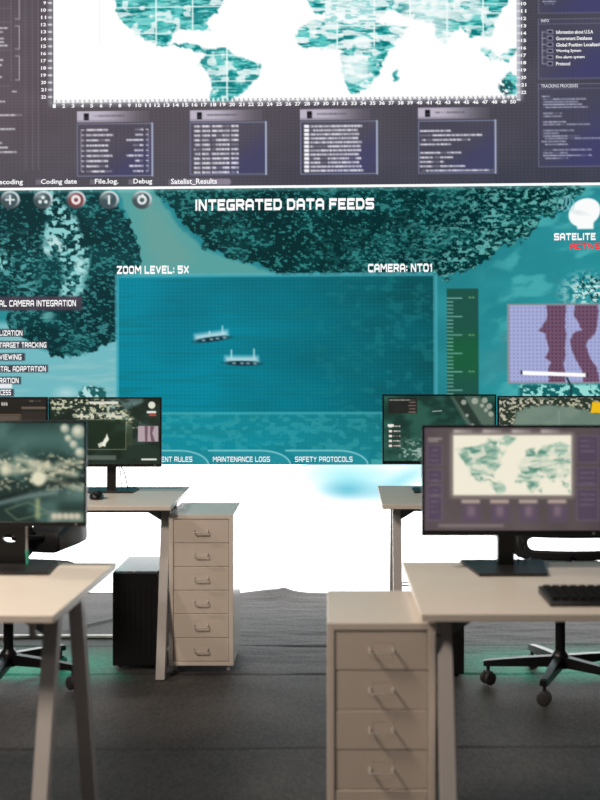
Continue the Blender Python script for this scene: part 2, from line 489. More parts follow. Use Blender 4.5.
for px in (99.5,):
    P.put(P.rect(*QR(px - .4, -20, px + .4, 45)) * .2, (190, 200, 205))
# ruler ticks
for n in range(0, 101):
    px = 54.4 + 4.68 * n
    if px > 516: break
    py = 99.8 - (px - 54) / 463 * 4.6
    a, b = Q(px, py); L = 4.2 if n % 2 == 0 else 2.4
    P.put(P.rect(a - .8, b, a + .8, b + L), (250, 250, 252))
    a2 = a + 2.2
    P.put(P.rect(a2 - .6, b + .6, a2 + .6, b + 2.2) * .8, (60, 58, 64))
for n in range(-6, 14):
    a, b = Q(48.5, 3 + 7.23 * n)
    P.put(P.rect(a - .5, b - .7, mx0, b + .7), (250, 250, 252)); P.put(P.rect(a + 1, b + 2.2, mx0 - .5, b + 4.2) * .25, (70, 68, 76))
    a, b = Q(516.5, 3.75 + 7.38 * n)
    P.put(P.rect(a, b - .7, a + 4, b + .7), (250, 250, 252))
P.put(P.rect(mx0 - 1.2, -190, mx0 - .1, my1), (70, 68, 78))
P.put(P.rect(mx1, -190, mx1 + 3.2, my1 + 1, .8) * .6, (215, 218, 226))
# file windows along the bottom
def window(hx0, hy0, hx1, hy1, px0, py0, px1, py1):
    x0, y0, x1, y1 = QR(hx0, hy0, hx1, hy1)
    tt = np.clip((gx - x0) / (x1 - x0), 0, 1)
    P.put(P.rect(x0, y0, x1, y1) * (1 - .9 * sm(.25, 1, tt)), (190, 182, 198))
    P.put(P.rect(x0, y1 - 2.2, x1, y1) * (1 - sm(.3, 1, tt)) * .4, (110, 104, 120))
    ix = x0 + 7
    P.put(P.rect(ix, y0 + 2, ix + 5, y0 + 9), (28, 26, 32)); P.put(P.rect(ix + .8, y0 + 6, ix + 4.5, y0 + 6.8) * .6, (120, 110, 130))
    P.put(P.micro(x0 + 17, x0 + 17 + (x1 - x0) * .42, y0 + 4.8, 1.8, int(hx0)) * .75, (88, 82, 96))
    a0, b0, a1, b1 = QR(px0, py0, px1, py1)
    f = P.rect(a0, b0, a1, b1)
    dd = np.clip(((gx - a0) / (a1 - a0) * .9 + (gy - b0) / (b1 - b0) * .8), 0, 2)
    P.put(f * (.12 + .5 * sm(.8, 1.35, dd) * (1 - .5 * sm(1.4, 1.8, dd))), (66, 66, 112))
    P.put(P.frame(a0, b0, a1, b1, 1.0) * .8, (128, 136, 166))
    P.put(P.rect(a1 - .9, b0 - 1, a1 + .9, b1 + 1) * .75, (186, 196, 220))
    return a0, b0, a1, b1
Wc = (232, 230, 240)
a0, b0, a1, b1 = window(77, 111, 149, 122, 77.3, 123.8, 152.3, 175.8)
for i in range(9):
    y = b0 + 6.0 + 5.22 * i
    P.put(P.micro(a0 + 9, a0 + 31 + 7 * hash2(np.array([i]), np.array([3]), 1)[0], y, 1.9, i), Wc)
    P.put(P.micro(a1 - 27 + 12 * hash2(np.array([i]), np.array([8]), 2)[0], a1 - 9, y, 1.9, i + 20), Wc)
    P.put(P.rect(a0 + 4, y - .5, a0 + 7, y + .5) + P.rect(a1 - 6.5, y - .5, a1 - 4, y + .5), (210, 208, 222))
P.put((P.rect(a0 + 3.4, b0 + 6, a0 + 4.4, b1 - 5) + P.rect(a1 - 4.5, b0 + 6, a1 - 3.5, b1 - 5)) * .45, (200, 198, 215))
a0, b0, a1, b1 = window(190, 110, 262, 121, 190.5, 122.5, 266, 174.3)
for i in range(11):
    y = b0 + 3.6 + 4.62 * i
    for (q0, q1) in ((3.5, 10), (11.5, 20), (21.5, 39.5), (41, 48.5)):
        P.put(P.micro(a0 + q0, a0 + q1, y, 2.2, i * 3 + int(q0)) * 1.0, Wc)
a0, b0, a1, b1 = window(300, 109, 370, 119.8, 300.7, 121.5, 377, 173.8)
for i in range(12):
    y = b0 + 4.6 + 4.03 * i
    P.put(P.rect(a0 + 3.5, y - 1.6, a0 + 8.5, y + 1.4), (250, 250, 255))
    P.put(P.micro(a0 + 9.6, a0 + 57 + 8 * hash2(np.array([i]), np.array([4]), 5)[0], y, 2.1, i + 41), Wc)
a0, b0, a1, b1 = window(418, 107.5, 489, 118.8, 418.8, 120.8, 495.5, 173)
for i, (y, w, dx) in enumerate(((9.8, 31, 1), (14.2, 62, 1), (18.8, 50, 3), (23.2, 31, 1), (31.6, 41, 1), (36.2, 33, 1), (40.6, 24, 1), (45, 45, 1), (49.3, 73, 3))):
    P.put(P.micro(a0 + dx, a0 + 1 + w, b0 + y, 1.7, i + 61), Wc)
# right-hand panels
for (y0, y1) in ((-70, 12.5), (18.5, 78), (83.5, 166)):
    x0, b0, x1, b1 = QR(538.5, y0, 660, y1)
    f = P.rect(x0, b0, x1, b1)
    P.put(f * .35, (74, 74, 104))
    P.put(f * sm(.5, 1, (gx - x0) / 62 * .55 + (gy - b0) / (b1 - b0) * .6) * (1 - sm(.9, 1.2, (gx - x0) / 62)) * .55, (62, 62, 122))
    P.put(P.frame(x0, b0, x1, b1, .9) * .6, (130, 130, 158))
    if y0 > 0: P.put(P.rect(x0, b0 + 4.2, x1, b0 + 5) * .5, (130, 130, 158))
for i in range(6):
    a, b = Q(550, 31.8 + 6.35 * i)
    P.put(P.frame(a - 2.6, b - 1.8, a + 2.6, b + 1.8, .8) * .8, (170, 170, 196)); P.put(P.rect(a - 1.4, b - .8, a + 1.6, b + .9), (22, 20, 34))
    P.put(P.rect(a - 8, b - .4, a - 4, b + .4) * .7, (190, 190, 205))
a, b = Q(542.3, 31.8); a_, b_ = Q(542.3, 63.5); P.put(P.rect(a - .5, b, a + .5, b_) * .55, (190, 190, 205))
for i, (y, x0, x1) in enumerate(((1.5, 542.5, 556), (4, 544.5, 554), (96.5, 541.5, 550), (99.3, 543, 586), (102, 543, 578), (104.6, 543, 582), (107.4, 543, 588), (113.4, 543, 562), (116.4, 543, 562), (122, 543, 566), (124.6, 543, 590), (130.6, 543, 574), (133.4, 543, 559), (136.2, 543, 580), (138.6, 545, 604), (141.6, 541.5, 566), (144.5, 545, 568), (150, 543, 592), (153, 543, 568), (155.6, 543, 592), (158.4, 545, 568))):
    P.put(P.micro(Q(x0, y)[0], Q(x1, y)[0], Q(x0, y)[1], 1.3, i + 80) * .85, (196, 198, 222))
# foot bar
for x in (38, 92, 130.5):
    a, b = Q(x, 182); P.put(P.rect(a - 2.2, b - 2.5, a + 3.5, b + 2.5) * .45, (150, 146, 158))
a, b = Q(168, 182.3); a1, _ = Q(231, 182.3)
P.put(np.maximum(P.rect(a, b - 3.2, a1 - 3, b + 3.2), P.disc(a1 - 3.2, b, 3.2)) * (.35 + .5 * sm(a, a1, gx)), (150, 142, 158))
grid_obj('upper_display', to_u(XS), to_v(ysU), P.c, 0.0, M_scr, wall)['label'] = 'dark grey display with a bright white and teal world map and small file windows'

# --- lower picture
ysL = split_y(Y_LINE + 1.2, Y_BOT, 0.95)
gx, gy = [a.ravel() for a in np.meshgrid(XS, ysL)]
P = Pic(gx, gy, (40, 138, 148))
n = fbm(gx / 50, gy / 26, 14, 4)
t = sm(430, 600, gx)
P.c = np.array([30, 122, 132]) * (1 - n)[:, None] + np.array([46, 148, 156]) * n[:, None]
P.c += (t * sm(200, 330, gy))[:, None] * np.array([4, 14, 14])
# ground and water texture on the right
P.put(sm(.5, .75, fbm(gx / 22 + gy / 30, gy / 14, 51, 4)) * sm(470, 520, gx) * .55, (92, 190, 190))
P.put(sm(.55, .7, fbm(gx / 40, gy / 18, 55, 3)) * sm(455, 520, gx) * sm(250, 320, gy) * .5, (70, 130, 138))
P.put(sm(.45, .6, fbm(gx / 3, gy / 2.2, 57, 3)) * P.disc(*Q(588, 292), 22, 16, 8), (200, 235, 232))
P.put(sm(.55, .62, fbm(gx / 2.6, gy / 2.2, 58, 3)) * P.disc(*Q(592, 288), 18, 15, 6), (20, 70, 70))
# left lower road
P.put(P.poly(QL([(-60, 320), (8, 322), (30, 345), (62, 355), (119, 336), (119, 402), (-60, 402)]), 3), (112, 184, 192))
P.put(P.poly(QL([(-60, 320), (8, 322), (30, 345), (62, 355), (119, 336), (119, 402), (-60, 402)]), 3) * sm(.45, .7, fbm(gx / 40 + gy / 12, gy / 6, 61, 3)) * .6, (146, 196, 198))
# path
P.put(P.poly(QL([(117, 185), (149, 185), (163, 205), (186, 232), (206, 252), (240, 262), (285, 276), (139, 277), (139, 250), (126, 215)]), 2.0, 3, 10), (86, 160, 158))
P.put(P.poly(QL([(140, 205), (152, 200), (180, 235), (196, 262), (160, 272), (146, 250)]), 8, 4, 12) * .5, (116, 158, 148))
# trees
def foliage(mask, dark, mid, hi, sd, dens=.55, seed=0):
    k = fbm(gx / (sd * 1.7), gy / sd, seed, 3)
    big = fbm(gx / 26, gy / 20, seed + 5, 3)
    P.put(mask, dark)
    P.put(mask * sm(.44, .6, big) * .55, mid)
    P.put(mask * sm(dens, dens + .07, k + (big - .5) * .25) * .8, hi)
left_tree = [(-60, 170), (96, 170), (118, 204), (131, 224), (139, 248), (140, 270), (119, 278), (118, 338), (92, 350), (66, 358), (48, 354), (44, 348), (30, 345), (12, 330), (6, 318), (8, 306), (-4, 290), (-60, 290)]
LT = P.poly(QL(left_tree), .8, 5, 5, 71)
foliage(LT, (1, 47, 52), (8, 72, 77), (56, 138, 138), 1.9, .62, 101)
gap = P.poly(QL([(36, 182), (52, 188), (62, 203), (76, 222), (86, 238), (90, 258), (86, 285), (80, 300), (60, 296), (66, 270), (52, 258), (40, 250), (46, 226)]), 4, 7, 8, 75)
P.put(gap * sm(.47, .56, fbm(gx / 4.5, gy / 3.4, 131, 3)), (140, 205, 205))
P.put(P.disc(*Q(53, 246), 9, 9, 3) * sm(.34, .44, fbm(gx / 5, gy / 5, 133, 3)), (196, 226, 226))
P.put(P.disc(*Q(81, 266), 6, 9, 3) * sm(.36, .46, fbm(gx / 5, gy / 5, 134, 3)), (176, 222, 222))
P.put(P.disc(*Q(4, 262), 8, 10, 4) * sm(.42, .52, fbm(gx / 4, gy / 4, 135, 3)), (130, 205, 205))
P.put(P.rect(*QR(-60, 236, 40, 300), 8) * LT * sm(.60, .68, fbm(gx / 5.5, gy / 3.2, 136, 3)) * .85, (86, 166, 166))
P.put(P.rect(*QR(0, 280, 117, 345), 10) * LT * sm(.63, .70, fbm(gx / 5.5, gy / 3.2, 137, 3)) * .7, (70, 150, 152))
P.put(P.disc(*Q(48, 316), 6, 4, 2) * .7, (120, 190, 190))
mid_tree = [(146, 170), (560, 170), (583, 190), (556, 214), (540, 220), (528, 238), (500, 247), (486, 262), (468, 269), (446, 280), (436, 274), (285, 274), (262, 264), (232, 258), (206, 250), (200, 238), (184, 224), (166, 204), (158, 196)]
MT = P.poly(QL(mid_tree), .8, 6, 6, 81)
foliage(MT, (0, 44, 47), (3, 64, 67), (54, 140, 138), 1.8, .60, 111)
edge = sm(380, 540, gx + (gy - 188) * .8)
P.put(MT * edge * sm(.55, .64, fbm(gx / 3.6 + gy / 7, gy / 2.2, 141, 3)) * .9, (104, 182, 178))
P.put(MT * sm(.52, .66, fbm(gx / 30, gy / 24, 142, 2)) * sm(.5, .6, fbm(gx / 3.4, gy / 2.2, 143, 3)) * .45, (40, 118, 116))
# bottom right foliage under the thumbnail
P.put(P.rect(*QR(519, 384, 660, 400), 2) * .9, (16, 92, 94)); P.put(P.rect(*QR(519, 384, 660, 400), 2) * sm(.5, .58, fbm(gx / 4, gy / 3, 151, 3)), (150, 220, 214))
# bottom left clump
BL = P.poly(QL([(72, 402), (82, 388), (92, 384), (104, 390), (108, 402)]), 1, 3, 4)
P.put(BL, (30, 96, 98)); P.put(BL * sm(.48, .56, fbm(gx / 4, gy / 3, 155, 3)), (176, 222, 220))
P.put(P.disc(*Q(66, 393), 9, 5, 4) * .7, (190, 222, 222))
# zoom box over water
x0, y0, x1, y1 = QR(117, 275, 435.5, 452)
inb = P.rect(x0, y0, x1, Y_BOT + 2, 1.0)
tx = np.clip((gx - x0) / (x1 - x0), 0, 1); ty = np.clip((gy - y0) / (y1 - y0), 0, 1)
w = np.clip(1.1 - tx * 1.1 + ty * .25 + (fbm(gx / 60, gy / 30, 161, 3) - .5) * .5, 0, 1)
wc = np.array([10, 80, 86]) * (1 - w)[:, None] + np.array([2, 132, 154]) * w[:, None]
a = inb[:, None]; P.c = P.c * (1 - a) + wc * a
P.put(inb * sm(.5, .75, fbm(gx / 60, gy / 3.5, 163, 4)) * (.5 - .3 * tx), (14, 112, 118))
P.put(inb * P.disc(*Q(176, 322), 26, 34, 16) * .4, (8, 104, 122))
P.put(inb * P.disc(*Q(240, 298), 30, 18, 12) * .2, (8, 104, 122))
P.put(inb * sm(.55, .7, fbm(gx / 10, gy / 6, 165, 3)) * sm(.45, .8, tx) * .35, (32, 128, 132))
mesh_ = ((np.floor(gx / 1.9) % 2 == 0) * 1.0 + (np.floor(gy / 1.9) % 2 == 0) * 1.0 - 1)
P.c += (inb * mesh_ * 3.5)[:, None]
yl = Q(276, 413)[1]
P.put(P.rect(x0, yl + 1, x1 + 60, Y_BOT + 2, 1) * .38, (42, 150, 156))
P.put(P.rect(x0, yl + 1, x1 + 60, Y_BOT + 2, 1) * sm(.5, .66, fbm(gx / 7, gy / 4, 171, 3)) * .3, (84, 180, 184))
P.put(P.frame(x0, y0, x1, Y_BOT + 60, 4.0) * (gy < Y_BOT) * .55, (92, 184, 196))
P.put(P.rect(x0 - 1, yl - 1, x1 + 1, yl + 1.4) * .6, (88, 186, 192))
# boats
for (cx, cy, ang, masts) in ((211.5, 336.5, -.12, ((222.5, -9), (209.5, -3.5))), (242, 360.5, 0.02, ((231.5, -9), (254, -10)))):
    a, b = Q(cx, cy)
    P.put(P.poly([(a - 17, b - 4 + 17 * -math.tan(ang) ), (a + 16, b - 4.5 - 16 * -math.tan(ang)), (a + 17, b + 1.5 - 17 * -math.tan(ang)), (a - 17, b + 2.5 + 17 * -math.tan(ang))], 2.4) * .8, (206, 232, 240))
    for mxp, dy in masts:
        q = Q(mxp, cy); P.put(P.rect(q[0] - .8, q[1] + dy - 2, q[0] + .8, q[1] - 2, .7) * .75, (196, 230, 240))
    P.put(P.disc(a + .5, b + 2.8, 17.5, 2.4, .8, ang), (10, 44, 58))
    for d in (-8, 0, 6, 13):
        P.put(P.disc(a + d, b + 2.8 - d * math.sin(-ang), 1.8, 1.0, .8) * .8, (170, 196, 200))
# depth ruler
x0, y0, x1, y1 = QR(446.8, 288.5, 478.5, 398)
rm = P.rect(x0, y0, x1, y1)
P.put(rm * .92, (30, 78, 66)); P.put(rm * sm(320, 350, gy) * (1 - sm(360, 392, gy)) * .45, (24, 104, 48))
for i in range(28):
    y = Q(446, 298.2 + 3.68 * i)[1]
    L = 15.5 if i % 5 == 0 else 6.5
    P.put(P.rect(x0, y - .6, x0 + L, y + .6) * .8, (126, 186, 176))
for y in (297.5, 335, 371.5):
    q = Q(471.5, y); P.put(P.micro(q[0] - 3, q[0] + 3, q[1], 1.7, 7) * .75, (120, 176, 120))
# thumbnail
x0, y0, x1, y1 = QR(508.8, 305, 660, 382)
P.put(P.rect(x0 - 1.6, y0 - 1.6, x1, y1 + 1.6), (132, 142, 146))
th = P.rect(x0 + .6, y0, x1, y1); P.put(th, (166, 172, 216))
P.put(th * P.poly(QL([(546, 304), (566, 304), (565, 325), (566, 345), (564, 365), (566, 383), (549, 383), (548, 370), (551, 362), (545, 358), (549, 350), (547, 340), (545, 333), (539, 331), (543, 324), (547, 320)]), .9, 1.2, 4), (112, 82, 106))
P.put(th * P.poly(QL([(575, 304), (598, 304), (598, 322), (596, 332), (588, 340), (586, 346), (590, 358), (597, 368), (600, 384), (584, 384), (582, 372), (576, 360), (572, 350), (570, 340), (573, 334), (582, 330), (578, 322), (574, 316)]), .9, 1.2, 4), (112, 82, 106))
P.c -= (th * (np.floor(gx / 1.9) % 2 == 0) * (np.floor(gy / 1.9) % 2 == 0) * 22)[:, None]
P.put(P.poly(QL([(521.5, 370.8), (586, 373.2), (586, 377), (521.5, 374.8)]), .6), (255, 255, 255))
for q in ((521.5, 372.5), (587, 375.3)):
    a, b = Q(*q); P.put(P.rect(a - 1, b - 2, a + 1, b + 2), (50, 46, 54))
P.put(P.line(QL([(567, 378), (571, 386), (571, 396)]), 2), (20, 60, 62))
# caption strips on the left
dk = (72, 62, 76)
P.put(P.rect(*QR(-60, 296.5, 82, 310.5), 1.0) * .92, dk)
for (y, xe) in ((333, 24), (345, 48), (357, 25), (368.8, 48), (380.5, 21)):
    P.put(P.rect(*QR(-60, y - 3.8, xe, y + 3.8), .6) * .9, (58, 54, 66))
P.put(P.rect(*QR(-60, 383.8, 12, 388.5), .7), (232, 236, 240)); P.put(P.rect(*QR(-60, 389.0, 14, 396.5), .7) * .9, (58, 54, 66))
# round buttons
for i, x in enumerate((10, 43, 76, 109, 142)):
    a, b = Q(x, 199.8)
    lum = sm(-8, 8, (gx - a) * .6 - (gy - b))[:, None]
    ring = P.disc(a, b, 10, 9.2, .7)
    P.c = P.c * (1 - ring[:, None]) + (np.array([70, 80, 84]) * (1 - lum) + np.array([206, 212, 214]) * lum) * ring[:, None]
    inner = P.disc(a, b, 7.6, 7, .7)
    col = (128, 60, 66) if i == 2 else (62, 84, 90)
    P.put(inner, col)
    P.put(P.disc(a - 2.5, b - 3.5, 4, 2.4, 2) * .55, (190, 200, 202))
    if i == 0:
        P.put(P.rect(a - 5, b - .9, a + 5, b + .9) + P.rect(a - .9, b - 5, a + .9, b + 5), (226, 232, 232))
    elif i == 1:
        for d in ((-3, 2), (3, 2), (0, -2.4)): P.put(P.disc(a + d[0], b + d[1], 1.8), (232, 236, 236))
    elif i == 2:
        P.put(P.disc(a, b, 4.8) * (1 - P.disc(a, b, 2.2)), (240, 236, 236))
    elif i == 3:
        P.put(P.rect(a - 1.1, b - 4.6, a + 1.1, b + 4.6), (226, 232, 232))
    else:
        P.put(P.disc(a, b, 4.8) * (1 - P.disc(a, b, 2.4)), (236, 238, 238)); P.put(P.rect(a, b - 6, a + 1.5, b - 2), (236, 238, 238))
# satellite dish emblem
a, b = Q(584.5, 212.5)
P.put(P.disc(a, b, 16.5, 13.2, .7, -.55), (250, 252, 252)); P.put(P.rect(*QR(577, 218, 593.5, 229), .8), (250, 252, 252))
P.put(P.disc(a - 6, b, 6, 1.6, 2, .2) * .25, (140, 160, 165))
for (dx, ry, an) in ((562, 7.5, .5), (566, 7.8, .25), (570, 7, -.2)):
    a, b = Q(dx, 203.5); P.put(np.clip(P.disc(a, b, 4.2, ry, .5, an) - P.disc(a, b, 3.2, ry - 1, .5, an), 0, 1) * .8, (150, 215, 220))
# tab strip
tb = Q(276, 450.3)[1]
P.put(P.rect(-330, tb, Q(370, 460)[0], Y_BOT + 2) * .75, (26, 132, 146))
for i, xe in enumerate((208.5, 290.5, 368)):
    xs_ = xe - 30
    pts = [(xs_ - 52 if i else 100, 450.6)] + [(xs_ + 30 * math.sin(k / 8 * math.pi / 2), 450.6 + 14.6 * (1 - math.cos(k / 8 * math.pi / 2))) for k in range(9)]
    P.put(P.line(QL(pts), 1.3) * .85, (170, 226, 230))
    P.put(P.poly(QL(pts + [(xe - 60, 466)]), 1) * .25, (52, 168, 180))
P.put(P.rect(Q(371, 460)[0], Q(400, 459)[1], 980, Y_BOT + 2, 1) * .6, (88, 186, 186))
P.put(P.rect(-330, Y_LINE, 980, Y_LINE + 4, 1.5) * .35, (170, 220, 220))
grid_obj('lower_display', to_u(XS), to_v(ysL), P.c, 0.0, M_scr, wall)['label'] = 'teal aerial camera feed with trees, two boats in a zoom box and caption tabs'

# --- white base and the white seam
ysB = split_y(Y_BOT, Y_FLOOR + 1.5, 4.0)
XB = axis_steps(-330, -16, 640, 980, 4.0, 14)
gx, gy = [a.ravel() for a in np.meshgrid(XB, ysB)]
P = Pic(gx, gy, (255, 255, 255))
a, b = Q(352, 478); P.put(P.disc(a - 4, b, 24, 9, 12, .1) * .8, (120, 214, 226))
a, b = Q(352, 490); P.put(P.disc(a - 4, b, 14, 5, 8) * .95, (50, 160, 186))
a, b = Q(378, 492); P.put(P.disc(a, b, 16, 5, 8) * .5, (140, 200, 220))
a, b = Q(402, 480); P.put(P.disc(a, b, 22, 6, 6, -.5) * .7, (110, 205, 220))
a, b = Q(376, 474); P.put(P.disc(a, b, 36, 9, 9) * .35, (150, 222, 232))
P.c = np.where(P.c < 252, 255 * np.clip(P.c / 255, 0, 1) * .66, P.c)
grid_obj('base_display', to_u(XB), to_v(ysB), P.c, 0.0, M_scrb, wall)['label'] = 'blank glowing white lower band of the wall'
me_ = MB().box((to_u(-330), -0.002, to_v(Y_LINE + 1.25)), (to_u(980), 0.004, to_v(Y_LINE - 1.25)))
M_line = emit_mat('white_seam_light', (255, 255, 255), 1.0)
me_.build('seam_line', M_line, wall, smooth=False)
MB().box((to_u(-332), 0.004, to_v(Y_FLOOR + 1.4)), (to_u(982), 0.11, to_v(-192))).build('cabinet_backing', M_black, wall, smooth=False)

# --- the writing
M_txt = emit_mat('white_writing', (252, 252, 253), 1.0)
M_txtd = emit_mat('dim_writing', (206, 206, 214), 1.0)
M_red = emit_mat('red_writing', (235, 52, 62), 1.0)
GL = {
 'A': (1, ['02 0.5 .25,1 .75,1 1,.75 1,0'.replace('02 0.5', '0,0 0,.75'), '0,.38 1,.38']),
 'B': (1, ['0,0 0,1 .85,1 1,.88 1,.62 .85,.52 0,.52', '.85,.52 1,.4 1,.12 .85,0 0,0']),
 'C': (1, ['1,1 .18,1 0,.84 0,.16 .18,0 1,0']),
 'D': (1, ['0,0 0,1 .75,1 1,.75 1,.25 .75,0 0,0']),
 'E': (.9, ['1,1 0,1 0,0 1,0', '0,.52 .85,.52']),
 'F': (.9, ['1,1 0,1 0,0', '0,.5 .85,.5']),
 'G': (1, ['1,1 .18,1 0,.84 0,.16 .18,0 1,0 1,.44 .58,.44']),
 'H': (1, ['0,0 0,1', '1,0 1,1', '0,.52 1,.52']),
 'I': (.0, ['0,0 0,1']),
 'K': (1, ['0,0 0,1', '1,1 .3,.52 1,0', '0,.52 .3,.52']),
 'L': (.9, ['0,1 0,0 1,0']),
 'M': (1.25, ['0,0 0,1 .1,1 .5,.4 .9,1 1,1 1,0']),
 'N': (1, ['0,0 0,1 .1,1 .9,0 1,0 1,1']),
 'O': (1, ['.2,0 0,.18 0,.82 .2,1 .8,1 1,.82 1,.18 .8,0 .2,0']),
 'P': (1, ['0,0 0,1 .8,1 1,.85 1,.58 .8,.42 0,.42']),
 'R': (1, ['0,0 0,1 .8,1 1,.85 1,.6 .8,.46 0,.46', '.55,.46 1,0']),
 'S': (1, ['1,1 .14,1 0,.9 0,.62 .14,.51 .86,.51 1,.4 1,.12 .86,0 0,0']),
 'T': (1, ['0,1 1,1', '.5,1 .5,0']),
 'U': (1, ['0,1 0,.18 .2,0 .8,0 1,.18 1,1']),
 'V': (1, ['0,1 .5,0 1,1']),
 'W': (1.3, ['0,1 .25,0 .5,.8 .75,0 1,1']),
 'X': (1, ['0,0 1,1', '0,1 1,0']),
 'Y': (1, ['0,1 .5,.5 1,1', '.5,.5 .5,0']),
 'Z': (1, ['0,1 1,1 0,0 1,0']),
 '0': (1, ['.2,0 0,.18 0,.82 .2,1 .8,1 1,.82 1,.18 .8,0 .2,0']),
 '1': (.3, ['0,.8 1,1 1,0']),
 '5': (1, ['1,1 0,1 0,.58 .8,.58 1,.44 1,.15 .8,0 .15,0 0,.14']),
 ':': (.0, ['0,.12 0,.28', '0,.62 0,.78']),
}
GL['I'] = (.02, ['0,0 0,1']); GL[':'] = (.02, ['0,.14 0,.15', '0,.68 0,.69'])
def block_mesh(s, stroke=.2, wide=.78, slant=0.0):
    """squared display lettering, drawn with a broad stroke"""
    V = []; F = []; x = 0.0; h = stroke / 2
    for ch in s:
        if ch == ' ': x += .55; continue
        w, strokes = GL[ch]; w *= wide
        for st in strokes:
            pts = [tuple(map(float, p.split(','))) for p in st.split()]
            pts = [(x + h + p[0] * w, h + p[1] * (1 - stroke)) for p in pts]
            for (ax, ay), (bx, by) in zip(pts[:-1], pts[1:]):
                L = math.hypot(bx - ax, by - ay) or 1e-6
                dx, dy = (bx - ax) / L, (by - ay) / L
                e = h * .92 if abs(dx) < .05 or abs(dy) < .05 else h * .4
                ax_, ay_, bx_, by_ = ax - dx * e, ay - dy * e, bx + dx * e, by + dy * e
                n = len(V)
                for (qx, qy) in ((ax_ + dy * h, ay_ - dx * h), (bx_ + dy * h, by_ - dx * h), (bx_ - dy * h, by_ + dx * h), (ax_ - dy * h, ay_ + dx * h)):
                    V.append((qx + slant * qy, qy))
                F.append([n, n + 1, n + 2, n + 3])
        x += w + stroke + .17
    return np.array(V), F
def write(name, items, material, bold=0.02, spacing=1.0, block=None):
    """items: (string, x0, x1, y_top, y_bottom) in photo positions; one mesh"""
    V = []; F = []; n = 0
    for s, x0, x1, y0, y1 in items:
        v, f = block_mesh(s, *block) if block else text_mesh(s, bold, spacing)
        if len(v) == 0: continue
        lo = v.min(0); hi = v.max(0)
        ym = (y0 + y1) / 2; xm = (x0 + x1) / 2
        ua = UV(x0, ym)[0]; ub = UV(x1, ym)[0]; va = UV(xm, y1)[1]; vb = UV(xm, y0)[1]
        q = (v - lo) / (hi - lo)
        for p in q: V.append((ua + p[0] * (ub - ua), -0.0022, va + p[1] * (vb - va)))
        F += [[i + n for i in poly] for poly in f]; n += len(v)
    me = bpy.data.meshes.new(name); me.from_pydata(V, [], F)
    bm = bmesh.new(); bm.from_mesh(me)
    bmesh.ops.recalc_face_normals(bm, faces=bm.faces); bm.to_mesh(me); bm.free()
    me.materials.append(material)
    return link(bpy.data.objects.new(name, me), wall)
B = .03
write('title_text', [('INTEGRATED DATA FEEDS', 195.5, 374, 198.6, 210.2)], M_txt, B, block=(.25, .9))
write('zoom_caption', [('ZOOM LEVEL: 5X', 117, 189, 265.6, 274.0)], M_txt, B, block=(.25, .9))
write('camera_caption', [('CAMERA: NT01', 368, 432, 263.6, 272.2)], M_txt, B, block=(.25, .9))
write('satellite_caption', [('SATELITE', 554, 595.5, 233, 240.3)], M_txt, B, block=(.25, .9))
write('status_caption', [('ACTIVE', 569.5, 600.5, 242.8, 249.6)], M_red, B, block=(.25, .9, .2))
for s, x1, y in (('AL CAMERA INTEGRATION', 76, 303.3), ('LIZATION', 22.5, 333), ('TARGET TRACKING', 46.5, 345), ('VIEWING', 21.5, 357), ('ITAL ADAPTATION', 46, 368.8), ('RATION', 18.8, 380.5), ('CESS', 11, 392.5)):
    hh = 2.7 if y > 310 else 3.2
    write('menu_caption', [(s, -0.6 if s != 'CESS' else 0.5, x1, y - hh, y + hh)], M_txt, B, block=(.2, .8))
for s, x0, x1 in (('ENT RULES', 161.5, 192.3), ('MAINTENANCE LOGS', 213, 270), ('SAFETY PROTOCOLS', 295, 352.5)):
    write('tab_caption', [(s, x0, x1, 456.6, 461.8)], M_txt, .012, block=(.17,))
for s, x0, x1, yb in (('ecoding', -1, 23, 186.0), ('Coding date', 41, 77, 185.6), ('File.log.', 95, 118.5, 185.4), ('Debug', 133.5, 152.3, 185.3), ('Satelist_Results', 171, 217, 185.1)):
    write('footer_caption', [(s, x0, x1, yb - 6.6, yb - .2)], M_txt, .02)
for i, (s, x1) in enumerate((('Information about U.S.A', 593), ('Government Databases', 592), ('Global Position Localization', 604), ('Warning System', 581), ('Fire alarm system', 584.5), ('Protocol', 570))):
    y = 31.9 + 6.35 * i
    write('menu_entry', [(s, 556, x1, y - 1.7, y + 1.9)], M_txt, .02)
write('panel_heading', [('INFO', 541, 549, 19.2, 22.4)], M_txtd, .02)
write('panel_heading', [('TRACKING PROCESSES', 541, 578, 84.2, 87.6)], M_txtd, .02)
it = []
for k in range(1, 51):
    px = 54.4 + 9.36 * (k - 1); py = 104.6 - (px - 54) / 463 * 4.4
    wdt = 1.5 if k < 10 else 2.9
    it.append((str(k), px - wdt, px + wdt, py - .2, py + 3.4))
write('ruler_numbers', it, M_txt, .03)
it = []
for k in range(9, 23):
    y = 3 + 7.23 * (k - 9); it.append((str(k), 41.2 if k > 9 else 43.5, 46.2, y - 1.7, y + 1.7))
for k in range(10, 23):
    y = 3.75 + 7.38 * (k - 10); it.append((str(k), 521, 526.2, y - 1.7, y + 1.7))
write('ruler_numbers', it, M_txt, .03)

